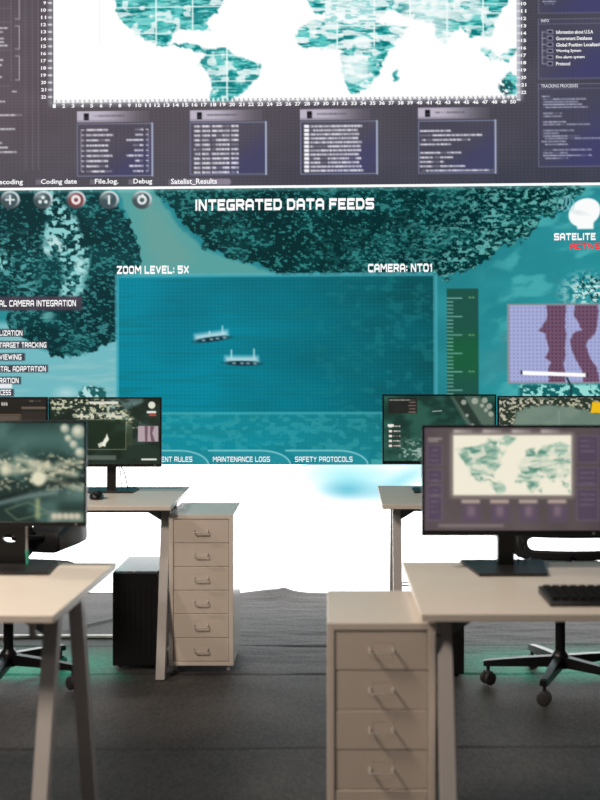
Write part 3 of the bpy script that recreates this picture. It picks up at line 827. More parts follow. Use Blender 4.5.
# ------------------------------------------------------------------ desks
DTOP = 0.73
def desk(label, cx, cy, rz, inset_l, inset_r, hook_x=None, clip=False, glow=None):
    W, D, T = 1.4, 0.76, 0.020
    t = thing('office_desk', (cx, cy, 0), R(rz), label, 'desk', None)
    b = MB().box((-W / 2, -D / 2, DTOP - T), (W / 2, D / 2, DTOP), 0.0018)
    o = b.build('desktop', M_white, t)
    e = MB().box((-W / 2 + .004, -D / 2 - .0006, DTOP - T + .0015), (W / 2 - .004, -D / 2 + .001, DTOP - .0022))
    e.build('edge_band', M_edge, o, smooth=False)
    yc, sp, tp = -0.11, 0.315, 0.12
    wl, dl = 0.038, 0.042
    for side in (-1, 1):
        inset = inset_l if side < 0 else inset_r
        x = side * (W / 2 - inset - wl / 2)
        for s in (-1, 1):
            m = MB().beam((x, yc + s * sp, 0.0), (x, yc + s * tp, DTOP - T), wl, dl, wl, dl)
            lg = m.build('leg', M_leg, t, smooth=False)
            MB().box((x - wl / 2 + .003, yc + s * sp - dl / 2 + .003, 0.0), (x + wl / 2 - .003, yc + s * sp + dl / 2 - .003, 0.006)).build('foot_pad', M_rubber, lg, smooth=False)
        # crossbar under the top, and the triangular gusset running inward
        MB().box((x - wl / 2 + .002, yc - tp - dl / 2 + .003, DTOP - T - .022), (x + wl / 2 - .002, yc + tp + dl / 2 - .003, DTOP - T)).build('crossbar', M_leg, t, smooth=False)
        xi = x - side * wl / 2
        MB().prism([(xi, DTOP - T - .0005), (xi, DTOP - T - .062), (xi - side * .10, DTOP - T - .0005)], yc - tp - .018, yc - tp - .012, 'y').build('gusset', M_gusset, t, smooth=False)
    bmm = MB().box((-W / 2 + .09, yc + .05, DTOP - T - .05), (W / 2 - .09, yc + .08, DTOP - T)).build('beam', M_gusset, t, smooth=False)
    if glow:
        MB().box((glow[0], yc + .042, DTOP - T - .008), (glow[1], yc + .051, DTOP - T - .002)).build('added_light_strip', M_under, bmm, smooth=False)  # added glowing strip, standing in for an unseen green source
    if hook_x is not None:
        MB().box((hook_x - .007, -D / 2 + .035, DTOP - T - .045), (hook_x + .007, -D / 2 + .045, DTOP - T)).box((hook_x - .007, -D / 2 + .035, DTOP - T - .045), (hook_x + .007, -D / 2 + .062, DTOP - T - .038)).build('cable_hook', M_leg, t, smooth=False)
    if clip:
        x = -(W / 2 - inset_l - wl)
        MB().tube([(x, yc - .24, .385), (x + .028, yc - .24, .386), (x + .036, yc - .24, .381), (x + .034, yc - .24, .374), (x, yc - .24, .373)], .004, 8).build('cable_clip', M_chrome, t)
    return t

desk_fl = desk('near white desk at the left edge, with a large monitor showing blurred terrain', -1.368, 3.385, -1.7, .02, .02, .635)
desk_fr = desk('near white desk on the right carrying the black keyboard and world map monitor', 0.236 + .7, 3.38, 0, .05, .05, -.655)
desk_bl = desk('far white desk on the left carrying a black mouse and two monitors', -0.674 - .7, 5.535, 0.5, .02, .02, glow=(-.45, .30))
desk_br = desk('far white desk on the right, mostly hidden behind the world map monitor', 0.246 + .7, 5.575, -1.0, .05, .05, None, True, glow=(-.24, .5))

# ------------------------------------------------------------------ drawer cabinets
def cabinet(label, cx, yf, rz=0):
    W, D, H = 0.28, 0.43, 0.686
    t = thing('drawer_cabinet', (cx, yf + D / 2, 0), R(rz), label, 'drawer cabinet')
    yb, yfr = D / 2, -D / 2
    z0 = .03
    b = MB()
    b.box((-W / 2, yfr, z0), (-W / 2 + .019, yb, H), .0015)
    b.box((W / 2 - .019, yfr, z0), (W / 2, yb, H), .0015)
    b.box((-W / 2 + .017, yfr, H - .019), (W / 2 - .017, yb, H - .0), .0015)
    b.box((-W / 2 + .017, yfr, z0), (W / 2 - .017, yb, z0 + .017), .0015)
    b.box((-W / 2 + .017, yb - .012, z0 + .01), (W / 2 - .017, yb, H - .01))
    b.build('body', M_metalw, t)
    n = 6; zlo, zhi = z0 + .0185, H - .0205
    ph = (zhi - zlo) / n
    wd = W / 2 - .0205
    for k in range(n):
        za, zb = zlo + k * ph + .0009, zlo + (k + 1) * ph - .0009
        jit = (0.0005, -.0006, .0009, 0, .0006, -.0004)[k]
        m = MB().box((-wd, yfr + .003 + jit, za), (wd, yfr + .021, zb), .0018)
        m.box((-wd + .004, yfr + .02, za + .004), (wd - .004, yb - .02, za + .07))
        d = m.build('drawer', M_drawer, t)
        zc = (za + zb) / 2
        # a bent wire pull, leaning down and out from the front
        hw = .030; y_ = yfr + .003 + jit
        pts = [(-hw, y_ + .002, zc + .006), (-hw, y_ - .016, zc - .002), (-hw + .002, y_ - .020, zc - .0038), (hw - .002, y_ - .020, zc - .0038), (hw, y_ - .016, zc - .002), (hw, y_ + .002, zc + .006)]
        MB().tube(pts, .0022, 8).build('handle', M_chrome, d)
        # stamped label holder behind the pull
        lb = MB()
        x0, x1, q0, q1 = -.024, .032, zc - .004, zc + .024
        for (a, c) in (((x0, q0), (x1, q0 + .0012)), ((x0, q1 - .0012), (x1, q1)), ((x0, q0), (x0 + .0012, q1)), ((x1 - .0012, q0), (x1, q1))):
            lb.box((a[0], y_ - .0005, a[1]), (c[0], y_ + .0004, c[1]))
        lb.build('label_holder', M_drawer, d, smooth=False)
    for sx in (-1, 1):
        for sy in (-1, 1):
            x, y = sx * (W / 2 - .022), sy * (D / 2 - .03)
            c = MB().box((x - .008, y - .009, .017), (x + .008, y + .009, z0 + .001), .002).build('caster', M_metalw, t)
            MB().lathe([(.004, -.007), (.0135, -.007), (.015, -.005), (.015, .005), (.0135, .007), (.004, .007)], 18,
                       Matrix.Translation((x, y - .002, .015)) @ Matrix.Rotation(R(90), 4, 'Y')).build('wheel', M_leg, c)
    return t
cab_f = cabinet('near white drawer cabinet with wire pulls at the bottom centre, touching the right desk', (327 + 435.7) / 2 * 3.097 / FPX - VX * 3.097 / FPX, 3.097)
cab_b = cabinet('far white six-drawer cabinet on casters beside the left desk, before the glowing wall', -.547, 5.21, 0)

# ------------------------------------------------------------------ monitors
def paint_feed(P, w, h, variant):
    """the aerial feed as these panels show it: dark green with cream highlights"""
    x, y = P.x, P.y
    u, v = x / w, y / h
    n = fbm(x / (w * .16), y / (h * .22), 200 + variant, 4)
    k = fbm(x / (w * .024), y / (h * .028), 210 + variant, 4)
    if variant == 0:            # near left: blurred terrain
        P.c[:] = (24, 46, 42)
        P.put(sm(.4, .72, n), (62, 92, 86))
        P.put(np.exp(-((v - .17) / .16) ** 2) * .7, (86, 124, 116))
        P.put(np.exp(-((v - .72) / .12) ** 2) * sm(.4, 1, u) * .5, (110, 140, 132))
        for (a, b, c, d, r) in ((.45, .36, .62, .45, .03), (.62, .37, .80, .43, .035), (.70, .42, .95, .52, .04), (.55, .50, .75, .47, .03), (.78, .55, .98, .66, .03), (.85, .42, .97, .40, .03)):
            P.put(P.line([(a * w, b * h), (c * w, d * h)], r * h * 1.6, h * .03) * .75, (206, 204, 176))
        P.put(sm(.56, .68, k) * sm(.28, .36, v) * (1 - sm(.6, .75, v)) * .8, (206, 200, 170))
        P.put(P.line([(.0 * w, .46 * h), (.5 * w, .78 * h), (.78 * w, .62 * h), (w, .58 * h)], h * .05, h * .03) * .7, (12, 24, 22))
        P.put(P.line([(.4 * w, .86 * h), (.68 * w, .74 * h), (.84 * w, .70 * h)], h * .035, h * .02) * .8, (120, 140, 136))
        P.put(P.disc(.74 * w, .56 * h, h * .075, s=h * .02), (222, 218, 190))
        P.put(P.disc(.55 * w, .47 * h, h * .05, s=h * .03), (214, 210, 180))
        for (a, b, r) in ((.89, .06, .045), (.965, .09, .07), (.91, .16, .035), (.94, .22, .04), (.975, .30, .05)):
            P.put(P.disc(a * w, b * h, r * h, s=h * .012), (150, 160, 144)); P.put(P.disc((a - .005) * w, b * h - .01 * h, r * h * .55, s=h * .02), (212, 212, 190))
        P.put(P.rect(.0, .66 * h, .30 * w, h) * .4, (20, 40, 34))
        P.put(P.line([(.55 * w, .88 * h), (.68 * w, .80 * h), (.8 * w, .9 * h), (.62 * w, .98 * h), (.55 * w, .88 * h)], h * .012, h * .008) * .6, (130, 150, 120))
        P.put(P.line([(.735 * w, .78 * h), (.735 * w, .95 * h)], h * .04, h * .02) * .8, (160, 170, 120))
        for a in (.66, .72, .79, .855, .92):
            P.put(P.disc(a * w * .5 + .5 * w, .94 * h, h * .03, s=h * .01), (196, 176, 160))
        P.put(P.rect(.8 * w, .90 * h, w, h, h * .03) * .5, (196, 200, 176))
    elif variant == 1:          # far left, right-hand panel
        P.c[:] = (20, 34, 26)
        P.put(sm(.25, .6, n) * .5, (40, 64, 56))
        P.put(P.poly([(0, 0), (.55 * w, 0), (.75 * w, .25 * h), (.8 * w, .5 * h), (.5 * w, .2 * h), (.2 * w, .3 * h), (0, .35 * h)], h * .03) * sm(.5, .62, k) * sm(.38, .5, n), (196, 196, 166))
        P.put(P.rect(.55 * w, .0, .9 * w, .62 * h, h * .1) * sm(.48, .7, n) * .8, (120, 150, 150))
        P.put(P.rect(.24 * w, .22 * h, .66 * w, .33 * h, h * .03) * sm(.4, .5, k) * .9, (222, 220, 196))
        bx = P.rect(.25 * w, .32 * h, .69 * w, .78 * h); P.put(bx * .8, (20, 40, 24)); P.put(P.frame(.25 * w, .32 * h, .69 * w, .78 * h, 1.2) * .8, (118, 122, 86))
        P.put(P.poly([(.46 * w, .72 * h), (.50 * w, .60 * h), (.52 * w, .54 * h), (.535 * w, .62 * h), (.50 * w, .74 * h)], h * .01, 1.2, 4), (236, 236, 214))
        P.put(P.poly([(.435 * w, .70 * h), (.475 * w, .66 * h), (.47 * w, .74 * h), (.445 * w, .75 * h)], h * .01, 1, 4) * .9, (226, 226, 204))
        P.put(P.rect(.36 * w, .045 * h, .62 * w, .085 * h) * .95, (226, 222, 208))
        P.put(P.rect(.25 * w, .26 * h, .36 * w, .29 * h) + P.rect(.57 * w, .26 * h, .66 * w, .29 * h), (210, 210, 190))
        P.put(P.rect(.70 * w, .34 * h, .75 * w, .72 * h) * .7, (58, 72, 50))
        P.put(P.disc(.925 * w, .10 * h, h * .055), (220, 222, 206)); P.put(P.rect(.88 * w, .19 * h, .965 * w, .225 * h), (226, 224, 214)); P.put(P.rect(.90 * w, .24 * h, .965 * w, .265 * h), (200, 70, 60))
        P.put(P.rect(.80 * w, .42 * h, .985 * w, .66 * h), (176, 160, 166)); P.put(P.poly([(.86 * w, .42 * h), (.89 * w, .42 * h), (.885 * w, .66 * h), (.865 * w, .66 * h)], .8), (110, 84, 96)); P.put(P.poly([(.91 * w, .42 * h), (.95 * w, .42 * h), (.93 * w, .53 * h), (.955 * w, .66 * h), (.92 * w, .66 * h), (.91 * w, .54 * h)], .8), (110, 84, 96))
        P.put(P.rect(.06 * w, .87 * h, .60 * w, .94 * h, .8) * .55, (130, 136, 126))
        P.put(P.rect(.83 * w, .92 * h, .97 * w, .945 * h), (230, 230, 220))
    elif variant == 2:          # far left, left-hand panel: dark menus
        P.c[:] = (30, 27, 24)
        for i in range(3): P.put(P.rect((.60 + .02 * i) * w, .06 * h, (.612 + .02 * i) * w, .11 * h), (230, 226, 216))
        P.put(P.micro(.85 * w, .95 * w, .04 * h, 1.5, 3) * .7, (200, 190, 170))
        P.put(P.rect(.78 * w, .13 * h, w, .16 * h) * .7, (150, 136, 118)); P.put(P.rect(.78 * w, .2 * h, w, .5 * h) * .6, (54, 48, 44))
        P.put(P.rect(.3 * w, .26 * h, .76 * w, .36 * h) * .8, (104, 92, 80)); P.put(P.frame(.3 * w, .25 * h, .77 * w, .9 * h, 1.2) * .8, (140, 122, 104))
        P.put(P.micro(.3 * w, .7 * w, .6 * h, 1.6, 7) * .6, (170, 150, 130))
    elif variant == 3:          # far right, left-hand panel
        P.c[:] = (22, 54, 46)
        P.put(sm(.35, .7, n), (42, 88, 76))
        P.put(P.poly([(.60 * w, 0), (.86 * w, 0), (w, .3 * h), (w, h), (.98 * w, .8 * h), (.75 * w, .45 * h)], h * .03), (84, 104, 92))
        P.put(P.poly([(.62 * w, .0), (.72 * w, .0), (.99 * w, .75 * h), (.99 * w, .95 * h)], h * .02) * .8, (28, 44, 38))
        for (a, b, r) in ((.72, .1, .04), (.82, .08, .05), (.91, .07, .045), (.95, .16, .045), (.965, .28, .04), (.92, .22, .03), (.885, .15, .03), (.75, .3, .025), (.8, .45, .025)):
            P.put(P.disc(a * w, b * h, r * h, s=1) * .85, (170, 176, 162))
        P.put(P.rect(.04 * w, .03 * h, .30 * w, .27 * h) * .85, (34, 32, 30)); P.put(P.micro(.05 * w, .28 * w, .065 * h, 1.5, 5) * .8, (220, 214, 204))
        for i in range(4): P.put(P.micro(.22 * w, .29 * w, (.1 + .05 * i) * h, 1.5, i) * .7, (200, 150, 140))
        for i in range(5): P.put(P.rect(.04 * w, (.44 + .075 * i) * h, .15 * w, (.49 + .075 * i) * h) * .9, (38, 36, 34)); P.put(P.rect(.045 * w, (.45 + .075 * i) * h, .075 * w, (.485 + .075 * i) * h), (236, 232, 224)); P.put(P.micro(.085 * w, .15 * w, (.467 + .075 * i) * h, 1.8, i), (226, 222, 214))
        P.put(P.rect(.035 * w, .435 * h, .09 * w, .475 * h), (240, 238, 230))
        P.put(P.rect(.15 * w, .7 * h, .5 * w, h, h * .08) * sm(.5, .62, k) * .8, (176, 196, 184))
        P.put(P.line([(.44 * w, .24 * h), (.52 * w, .23 * h)], 1.6) * .7, (190, 200, 190))
    else:                       # far right, right-hand panel
        P.c[:] = (118, 138, 124)
        P.put(sm(.3, .75, n) * .6, (96, 120, 108))
        tree = P.poly([(0, 0), (w, 0), (w, .30 * h), (.8 * w, .2 * h), (.66 * w, .14 * h), (.45 * w, .12 * h), (.3 * w, .12 * h), (.16 * w, .22 * h), (.1 * w, .5 * h), (.06 * w, .8 * h), (0, h)], h * .02, 3, 5)
        P.put(tree, (42, 54, 44)); P.put(tree * sm(.54, .64, k), (176, 174, 152))
        P.put(P.rect(0, .06 * h, .05 * w, h) * sm(.5, .6, k), (190, 186, 166))
        for i in range(7): P.put(P.disc((.08 + .06 * i) * w, .08 * h, h * .02), (196, 190, 176))
        P.put(P.rect(.535 * w, .2 * h, .545 * w, .8 * h, 1) * .3, (170, 184, 170))
        P.put(P.poly([(.84 * w, .065 * h), (w, .085 * h), (w, .24 * h), (.825 * w, .235 * h)], .8), (236, 186, 26))

def paint_mapscreen(P, w, h):
    x, y = P.x, P.y
    P.c[:] = (88, 78, 80)
    P.c += ((fbm(x / 30, y / 30, 300, 3) - .5) * 16)[:, None]
    P.put(sm(.75, 1, np.abs(x / w - .5) * 2) * .3, (70, 60, 74))
    x0, y0, x1, y1 = .165 * w, .075 * h, .832 * w, .655 * h
    P.put(P.rect(x0 - 2, y0 - 2, x1 + 2, y1 + 2, 2.5) * .6, (200, 190, 176))
    paint_map(P, x0, y0, x1, y1, (84, 140, 122), (160, 190, 170), (240, 234, 214), 3.0, 5, .8)
    for i in range(4):
        a = (.215 + .163 * i) * w
        P.put(P.rect(a - .005 * w, .70 * h, a + .10 * w, .735 * h, 1) * .85, (190, 170, 158))
        P.put(P.rect(a, .745 * h, a + .105 * w, .92 * h, 1) * .7, (92, 76, 98))
        P.put(P.rect(a + .03 * w, .76 * h, a + .07 * w, .86 * h, 2) * .5, (150, 126, 136))
        b = (.165 + .165 * i) * w
        P.put(P.rect(b, .02 * h, b + .11 * w, .05 * h, 1.2) * .7 * (1 - sm(b, b + .12 * w, x) * .7), (226, 214, 206))
    for (a, b, c, d) in ((.02, .17, .10, .36), (.02, .41, .10, .52), (.02, .56, .10, .65), (.02, .67, .10, .90), (.865, .08, .985, .34), (.865, .39, .985, .56), (.865, .60, .985, .90)):
        P.put(P.rect(a * w, b * h, c * w, d * h, 1) * .6, (78, 64, 92))
        P.put(P.frame(a * w, b * h, c * w, d * h, 1.0) * .4, (130, 112, 130))
        for k in range(3): P.put(P.micro((a + .015) * w, (c - .02) * w, (b + .05 + .05 * k) * h, 1.2, k + int(100 * b)) * .35, (170, 150, 166))
    P.put(P.rect(.02 * w, .10 * h, .10 * w, .115 * h, .8) * .6 + P.rect(.02 * w, .125 * h, .08 * w, .138 * h, .8) * .6, (210, 196, 186))
    P.put(P.rect(.08 * w, .94 * h, .45 * w, .965 * h, 1) * .5, (166, 150, 146))

M_mon = screen_mat('monitor_picture', 1.0, 'FRONT', .35, .4)
def monitor(label, px0, px1, py0, py1, depth, zb_desk, variant, res, tilt=0.0, rz=0.0, neck=True, cable=False, base=(.13, .12, .10, .075), neck_dx=0.0, bz=0.007, base_y=.06, hole=False):
    """outer frame given by what it spans at its distance; stands on the desk at zb_desk"""
    X0_, _, Zt = at(px0, py0, depth); X1_, _, Zb = at(px1, py1, depth)
    W, H = X1_ - X0_, Zt - Zb
    cx = (X0_ + X1_) / 2
    t = thing('computer_monitor', (cx, depth, zb_desk), R(rz), label, 'monitor')
    z0, z1 = Zb - zb_desk, Zt - zb_desk
    h = MB().box((-W / 2, 0.004, z0), (W / 2, .024, z1), .003)
    h.box((-W / 2 * .7, .022, z0 + H * .12), (W / 2 * .7, .05, z1 - H * .18), .012)
    h.build('housing', M_black, t)
    lb = bz * 2.2
    f = MB()
    f.box((-W / 2, 0, z0), (-W / 2 + bz, .006, z1), .0012).box((W / 2 - bz, 0, z0), (W / 2, .006, z1), .0012)
    f.box((-W / 2 + bz * .9, 0, z1 - bz), (W / 2 - bz * .9, .006, z1), .0012).box((-W / 2 + bz * .9, 0, z0), (W / 2 - bz * .9, .006, z0 + lb), .0012)
    f.build('bezel', M_bezel, t)
    nx, ny = res
    us = np.linspace(-W / 2 + bz * .95, W / 2 - bz * .95, nx); vs = np.linspace(z1 - bz * .95, z0 + lb * .97, ny)
    # pictures are laid out on a panel about 150 units wide
    sx = 150.0; sy = sx * (vs[0] - vs[-1]) / (us[-1] - us[0])
    gx_, gy_ = [a.ravel() for a in np.meshgrid(np.linspace(0, sx, nx), np.linspace(0, sy, ny))]
    P = Pic(gx_, gy_, (0, 0, 0))
    if variant == 'map': paint_mapscreen(P, sx, sy)
    else: paint_feed(P, sx, sy, variant)
    grid_obj('screen', us, vs, P.c, 0.003, M_mon, t)
    MB().lathe([(.002, 0), (.0035, 0), (.0035, .0008), (.002, .0008)], 12, Matrix.Translation((W / 2 - .03, -.0002, z0 + lb * .5)) @ Matrix.Rotation(R(90), 4, 'X')).build('power_light', M_logo, t)
    # stand: a tapering neck and a flat wedge base
    bw, bwf, bd, nw = base
    if hole:
        st = MB()
        l, r_, cz, hr = neck_dx - nw / 2, neck_dx + nw / 2, .088, .0135
        cxh = neck_dx - .008
        out = [(cxh + .022 * math.cos(a), cz + hr * math.sin(a)) for a in [2 * math.pi * k / 24 for k in range(24)]]
        # the neck plate with an oval cable opening: one ring of faces out to the rectangle, on both sides
        def edge_pt(p):
            dx, dz = p[0] - cxh, p[1] - cz
            L = min((r_ - cxh) / dx if dx > 1e-9 else 1e9, (l - cxh) / dx if dx < -1e-9 else 1e9, (z0 + .10 - cz) / dz if dz > 1e-9 else 1e9, (.01 - cz) / dz if dz < -1e-9 else 1e9)
            return (cxh + dx * L, cz + dz * L)
        rim = [edge_pt(p) for p in out]
        for tgt in ((l, .01), (r_, .01), (r_, z0 + .10), (l, z0 + .10)):
            kk = min(range(24), key=lambda q: (rim[q][0] - tgt[0]) ** 2 + (rim[q][1] - tgt[1]) ** 2); rim[kk] = tgt
        ring = lambda pts, y: [(p[0], y, p[1]) for p in pts]
        st.loft([ring(out, .045), ring(rim, .045), ring(rim, .066), ring(out, .066), ring(out, .045)], True, False)
    else:
        st = MB().loft([[(-nw / 2 + neck_dx, .045, .010), (nw / 2 + neck_dx, .045, .010), (nw / 2 + neck_dx, .075, .010), (-nw / 2 + neck_dx, .075, .010)],
                        [(-nw / 2 + neck_dx, .045, z0 + .12), (nw / 2 + neck_dx, .045, z0 + .12), (nw / 2 + neck_dx, .070, z0 + .12), (-nw / 2 + neck_dx, .070, z0 + .12)]])
    st.build('neck', M_black, t, smooth=False)
    yb0, yb1 = base_y - bd * .75, base_y + bd * .75
    MB().prism([(-bwf + neck_dx, yb0), (bwf + neck_dx, yb0), (bw + neck_dx, yb1 - .01), (bw - .012 + neck_dx, yb1), (-bw + .012 + neck_dx, yb1), (-bw + neck_dx, yb1 - .01)], 0.0, .010, 'z', .0018).build('stand_base', M_base, t)
    if hole:
        q = neck_dx + nw / 2 + .006
        MB().tube([(q, .03, z0 + .02), (q, .03, z0 - .03), (q + .001, .032, .052)], .0028, 8).build('cable', M_leg, t)
        MB().tube([(q + .001, .032, .054), (q + .002, .033, .040), (q + .003, .035, .024), (q + .002, .036, .012)], .0052, 10).build('cable_plug', M_teal, t)
    if cable:
        pts = [(neck_dx + nw * .5 + .004, .085, z0 + .05), (neck_dx + nw * .6 + .012, .09, z0 - .002), (neck_dx + nw * .6 + .028, .10, z0 - .035), (neck_dx + nw * .6 + .040, .12, .013), (neck_dx + .10, .2, .004)]
        MB().tube(pts, .0028, 8).build('cable', M_black, t)
        pts = [(neck_dx + nw * .5 + .002, .082, z0 + .03), (neck_dx + nw * .5 + .014, .09, z0 - .028), (neck_dx + nw * .5 + .02, .1, .013), (neck_dx + .05, .16, .004)]
        MB().tube(pts, .0024, 8).build('cable', M_black, t)
        pts = [(-.032 + neck_dx, .03, z0 + .012), (-.034 + neck_dx, .03, z0 - .008), (-.030 + neck_dx, .03, z0 - .014), (-.027 + neck_dx, .03, z0 - .006), (-.027 + neck_dx, .03, z0 + .012)]
        MB().tube(pts, .0012, 6).build('cable', M_black, t)
    return t

monitor('near monitor on the right desk showing a small pale world map', 422, 603.5, 425.3, 536, 3.60, DTOP, 'map', (180, 110), cable=True, base=(.130, .100, .165, .050), neck_dx=-.013, bz=.0075, base_y=.03)
monitor('near left monitor filled with blurred green terrain, cut by the photo edge', -94, 86, 420.8, 526.5, 3.62, DTOP, 0, (180, 110), base=(.128, .142, .150, .085), neck_dx=.036, bz=.006, base_y=.02, hole=True)
monitor('far left-desk monitor with a zoom box and a small purple thumbnail', 48.5, 161.3, 397.2, 467, 5.66, DTOP, 1, (230, 138), base=(.118, .108, .115, .042), neck_dx=.022, cable=True)
monitor('far left-desk monitor with dark menu panels, partly behind the near left monitor', -67, 47.3, 397.0, 467.2, 5.66, DTOP, 2, (120, 70), base=(.118, .108, .115, .042))
monitor('far right-desk monitor showing a dark green feed with white list boxes', 382.4, 496.3, 394.4, 464.2, 5.66, DTOP, 3, (230, 138), base=(.12, .12, .115, .042))
monitor('far right-desk monitor with a grey green feed and a yellow sign', 497.8, 611.5, 396, 466.5, 5.64, DTOP, 4, (230, 138), base=(.11, .11, .115, .042))

# ------------------------------------------------------------------ keyboard and mouse
def keyboard():
    x0, yf, yb = .574, 3.085, 3.262
    t = thing('keyboard', (x0 + .225, (yf + yb) / 2, DTOP), 0, 'black keyboard on the right desk in front of the world map monitor', 'keyboard')
    D = yb - yf
    MB().prism([(-D / 2, 0), (D / 2, 0), (D / 2, .020), (-D / 2 + .03, .012), (-D / 2, .007)], -.225, .225, 'x', .002).build('body', M_black, t)
    km = MB().loft([[(-.0102, -.0125, 0), (.0102, -.0125, 0), (.0102, .0125, 0), (-.0102, .0125, 0)], [(-.0085, -.0105, .0065), (.0085, -.0105, .0065), (.0085, .0105, .0065), (-.0085, .0105, .0065)]])
    k0 = None
    for r in range(5):
        for c in range(18):
            y = -D / 2 + .044 + r * .0285
            z = .0118 + (y - (-D / 2 + .03)) / (D - .03) * .008
            loc = (-.225 + .021 + c * .0240, y, z)
            if k0 is None:
                k0 = km.build('key', M_key, t, loc=loc, smooth=False)
            else:
                k = k0.copy(); link(k, t); k.location = loc
keyboard()
def mouse():
    t = thing('computer_mouse', (at(95.5, 497, 5.40)[0], 5.42, DTOP), R(8), 'small black computer mouse on the far left desk', 'mouse')
    rings = []
    n = 20
    for z, sx, sy, oy in ((0.0, .029, .052, 0), (.008, .032, .056, 0), (.020, .030, .053, .002), (.030, .024, .043, .006), (.036, .014, .027, .010), (.0375, .004, .008, .012)):
        rings.append([(sx * math.cos(a), sy * math.sin(a) + oy, z) for a in [2 * math.pi * k / n for k in range(n)]])
    MB().loft(rings).build('shell', M_black, t)
    MB().lathe([(.002, -.004), (.0075, -.004), (.009, -.002), (.009, .002), (.0075, .004), (.002, .004)], 16, Matrix.Translation((0, -.026, .028)) @ Matrix.Rotation(R(90), 4, 'Y')).build('scroll_wheel', M_rubber, t)
    MB().tube([(.0, .05, .010), (.004, .07, .004), (.012, .085, .004), (.03, .09, .004)], .0018, 6).build('cable', M_black, t)
mouse()

# ------------------------------------------------------------------ computer towers
def tower(label, cx, yf, w, d, h, led_side, rz=0):
    t = thing('computer_tower', (cx, yf + d / 2, 0), R(rz), label, 'computer tower')
    b = MB().box((-w / 2, -d / 2 + .018, .014), (w / 2, d / 2, h - .012), .003)
    b.build('case', M_pc, t)
    f = MB().box((-w / 2, -d / 2, .014), (w / 2, -d / 2 + .017, h - .004), .004)
    fp = f.build('front_panel', M_pc, t)
    vg = MB()
    for k in range(7):
        x = -w / 2 + .03 + k * (w - .06) / 6
        vg.box((x - .002, -d / 2 - .001, .05), (x + .002, -d / 2 + .001, h - .07))
    vg.build('vent_slats', M_bezel, fp, smooth=False)
    MB().lathe([(.002, 0), (.007, 0), (.007, .002), (.005, .003)], 16, Matrix.Translation((-.01, -d / 2 + .02, h - .004))).build('power_button', M_chrome, fp)
    MB().box((-w / 2 + .002, -d / 2 + .02, h - .0115), (w / 2 - .002, d / 2 - .004, h - .002), .002).build('top_panel', M_pctop, t)
    for sx in (-1, 1):
        for sy in (-1, 1):
            MB().lathe([(.002, 0), (.012, 0), (.014, .0145), (.002, .0145)], 16, Matrix.Translation((sx * (w / 2 - .03), sy * (d / 2 - .04), 0))).build('foot', M_rubber, t)
    x = led_side * w / 2
    g = MB().box((min(x, x + led_side * .004), -d / 2 + .04, .04), (max(x, x + led_side * .004), d / 2 - .03, h - .04), .001).build('side_window', M_glass, t)
    q = x + led_side * .0068
    MB().tube([(q, -d / 2 + .16, .05), (q, d / 2 - .07, .05), (q, d / 2 - .07, h - .09), (q, -d / 2 + .16, h - .09)], .0028, 8).build('added_light_strip', M_led, g)  # added green glow strip on the hidden side; no such source is seen
    return t
tower('black computer tower under the far left desk, beside the desk leg', -.842, 5.27, .20, .42, .428, -1)
tower('black computer tower under the far right desk, half hidden by the near cabinet', .487, 5.13, .20, .40, .424, 1)

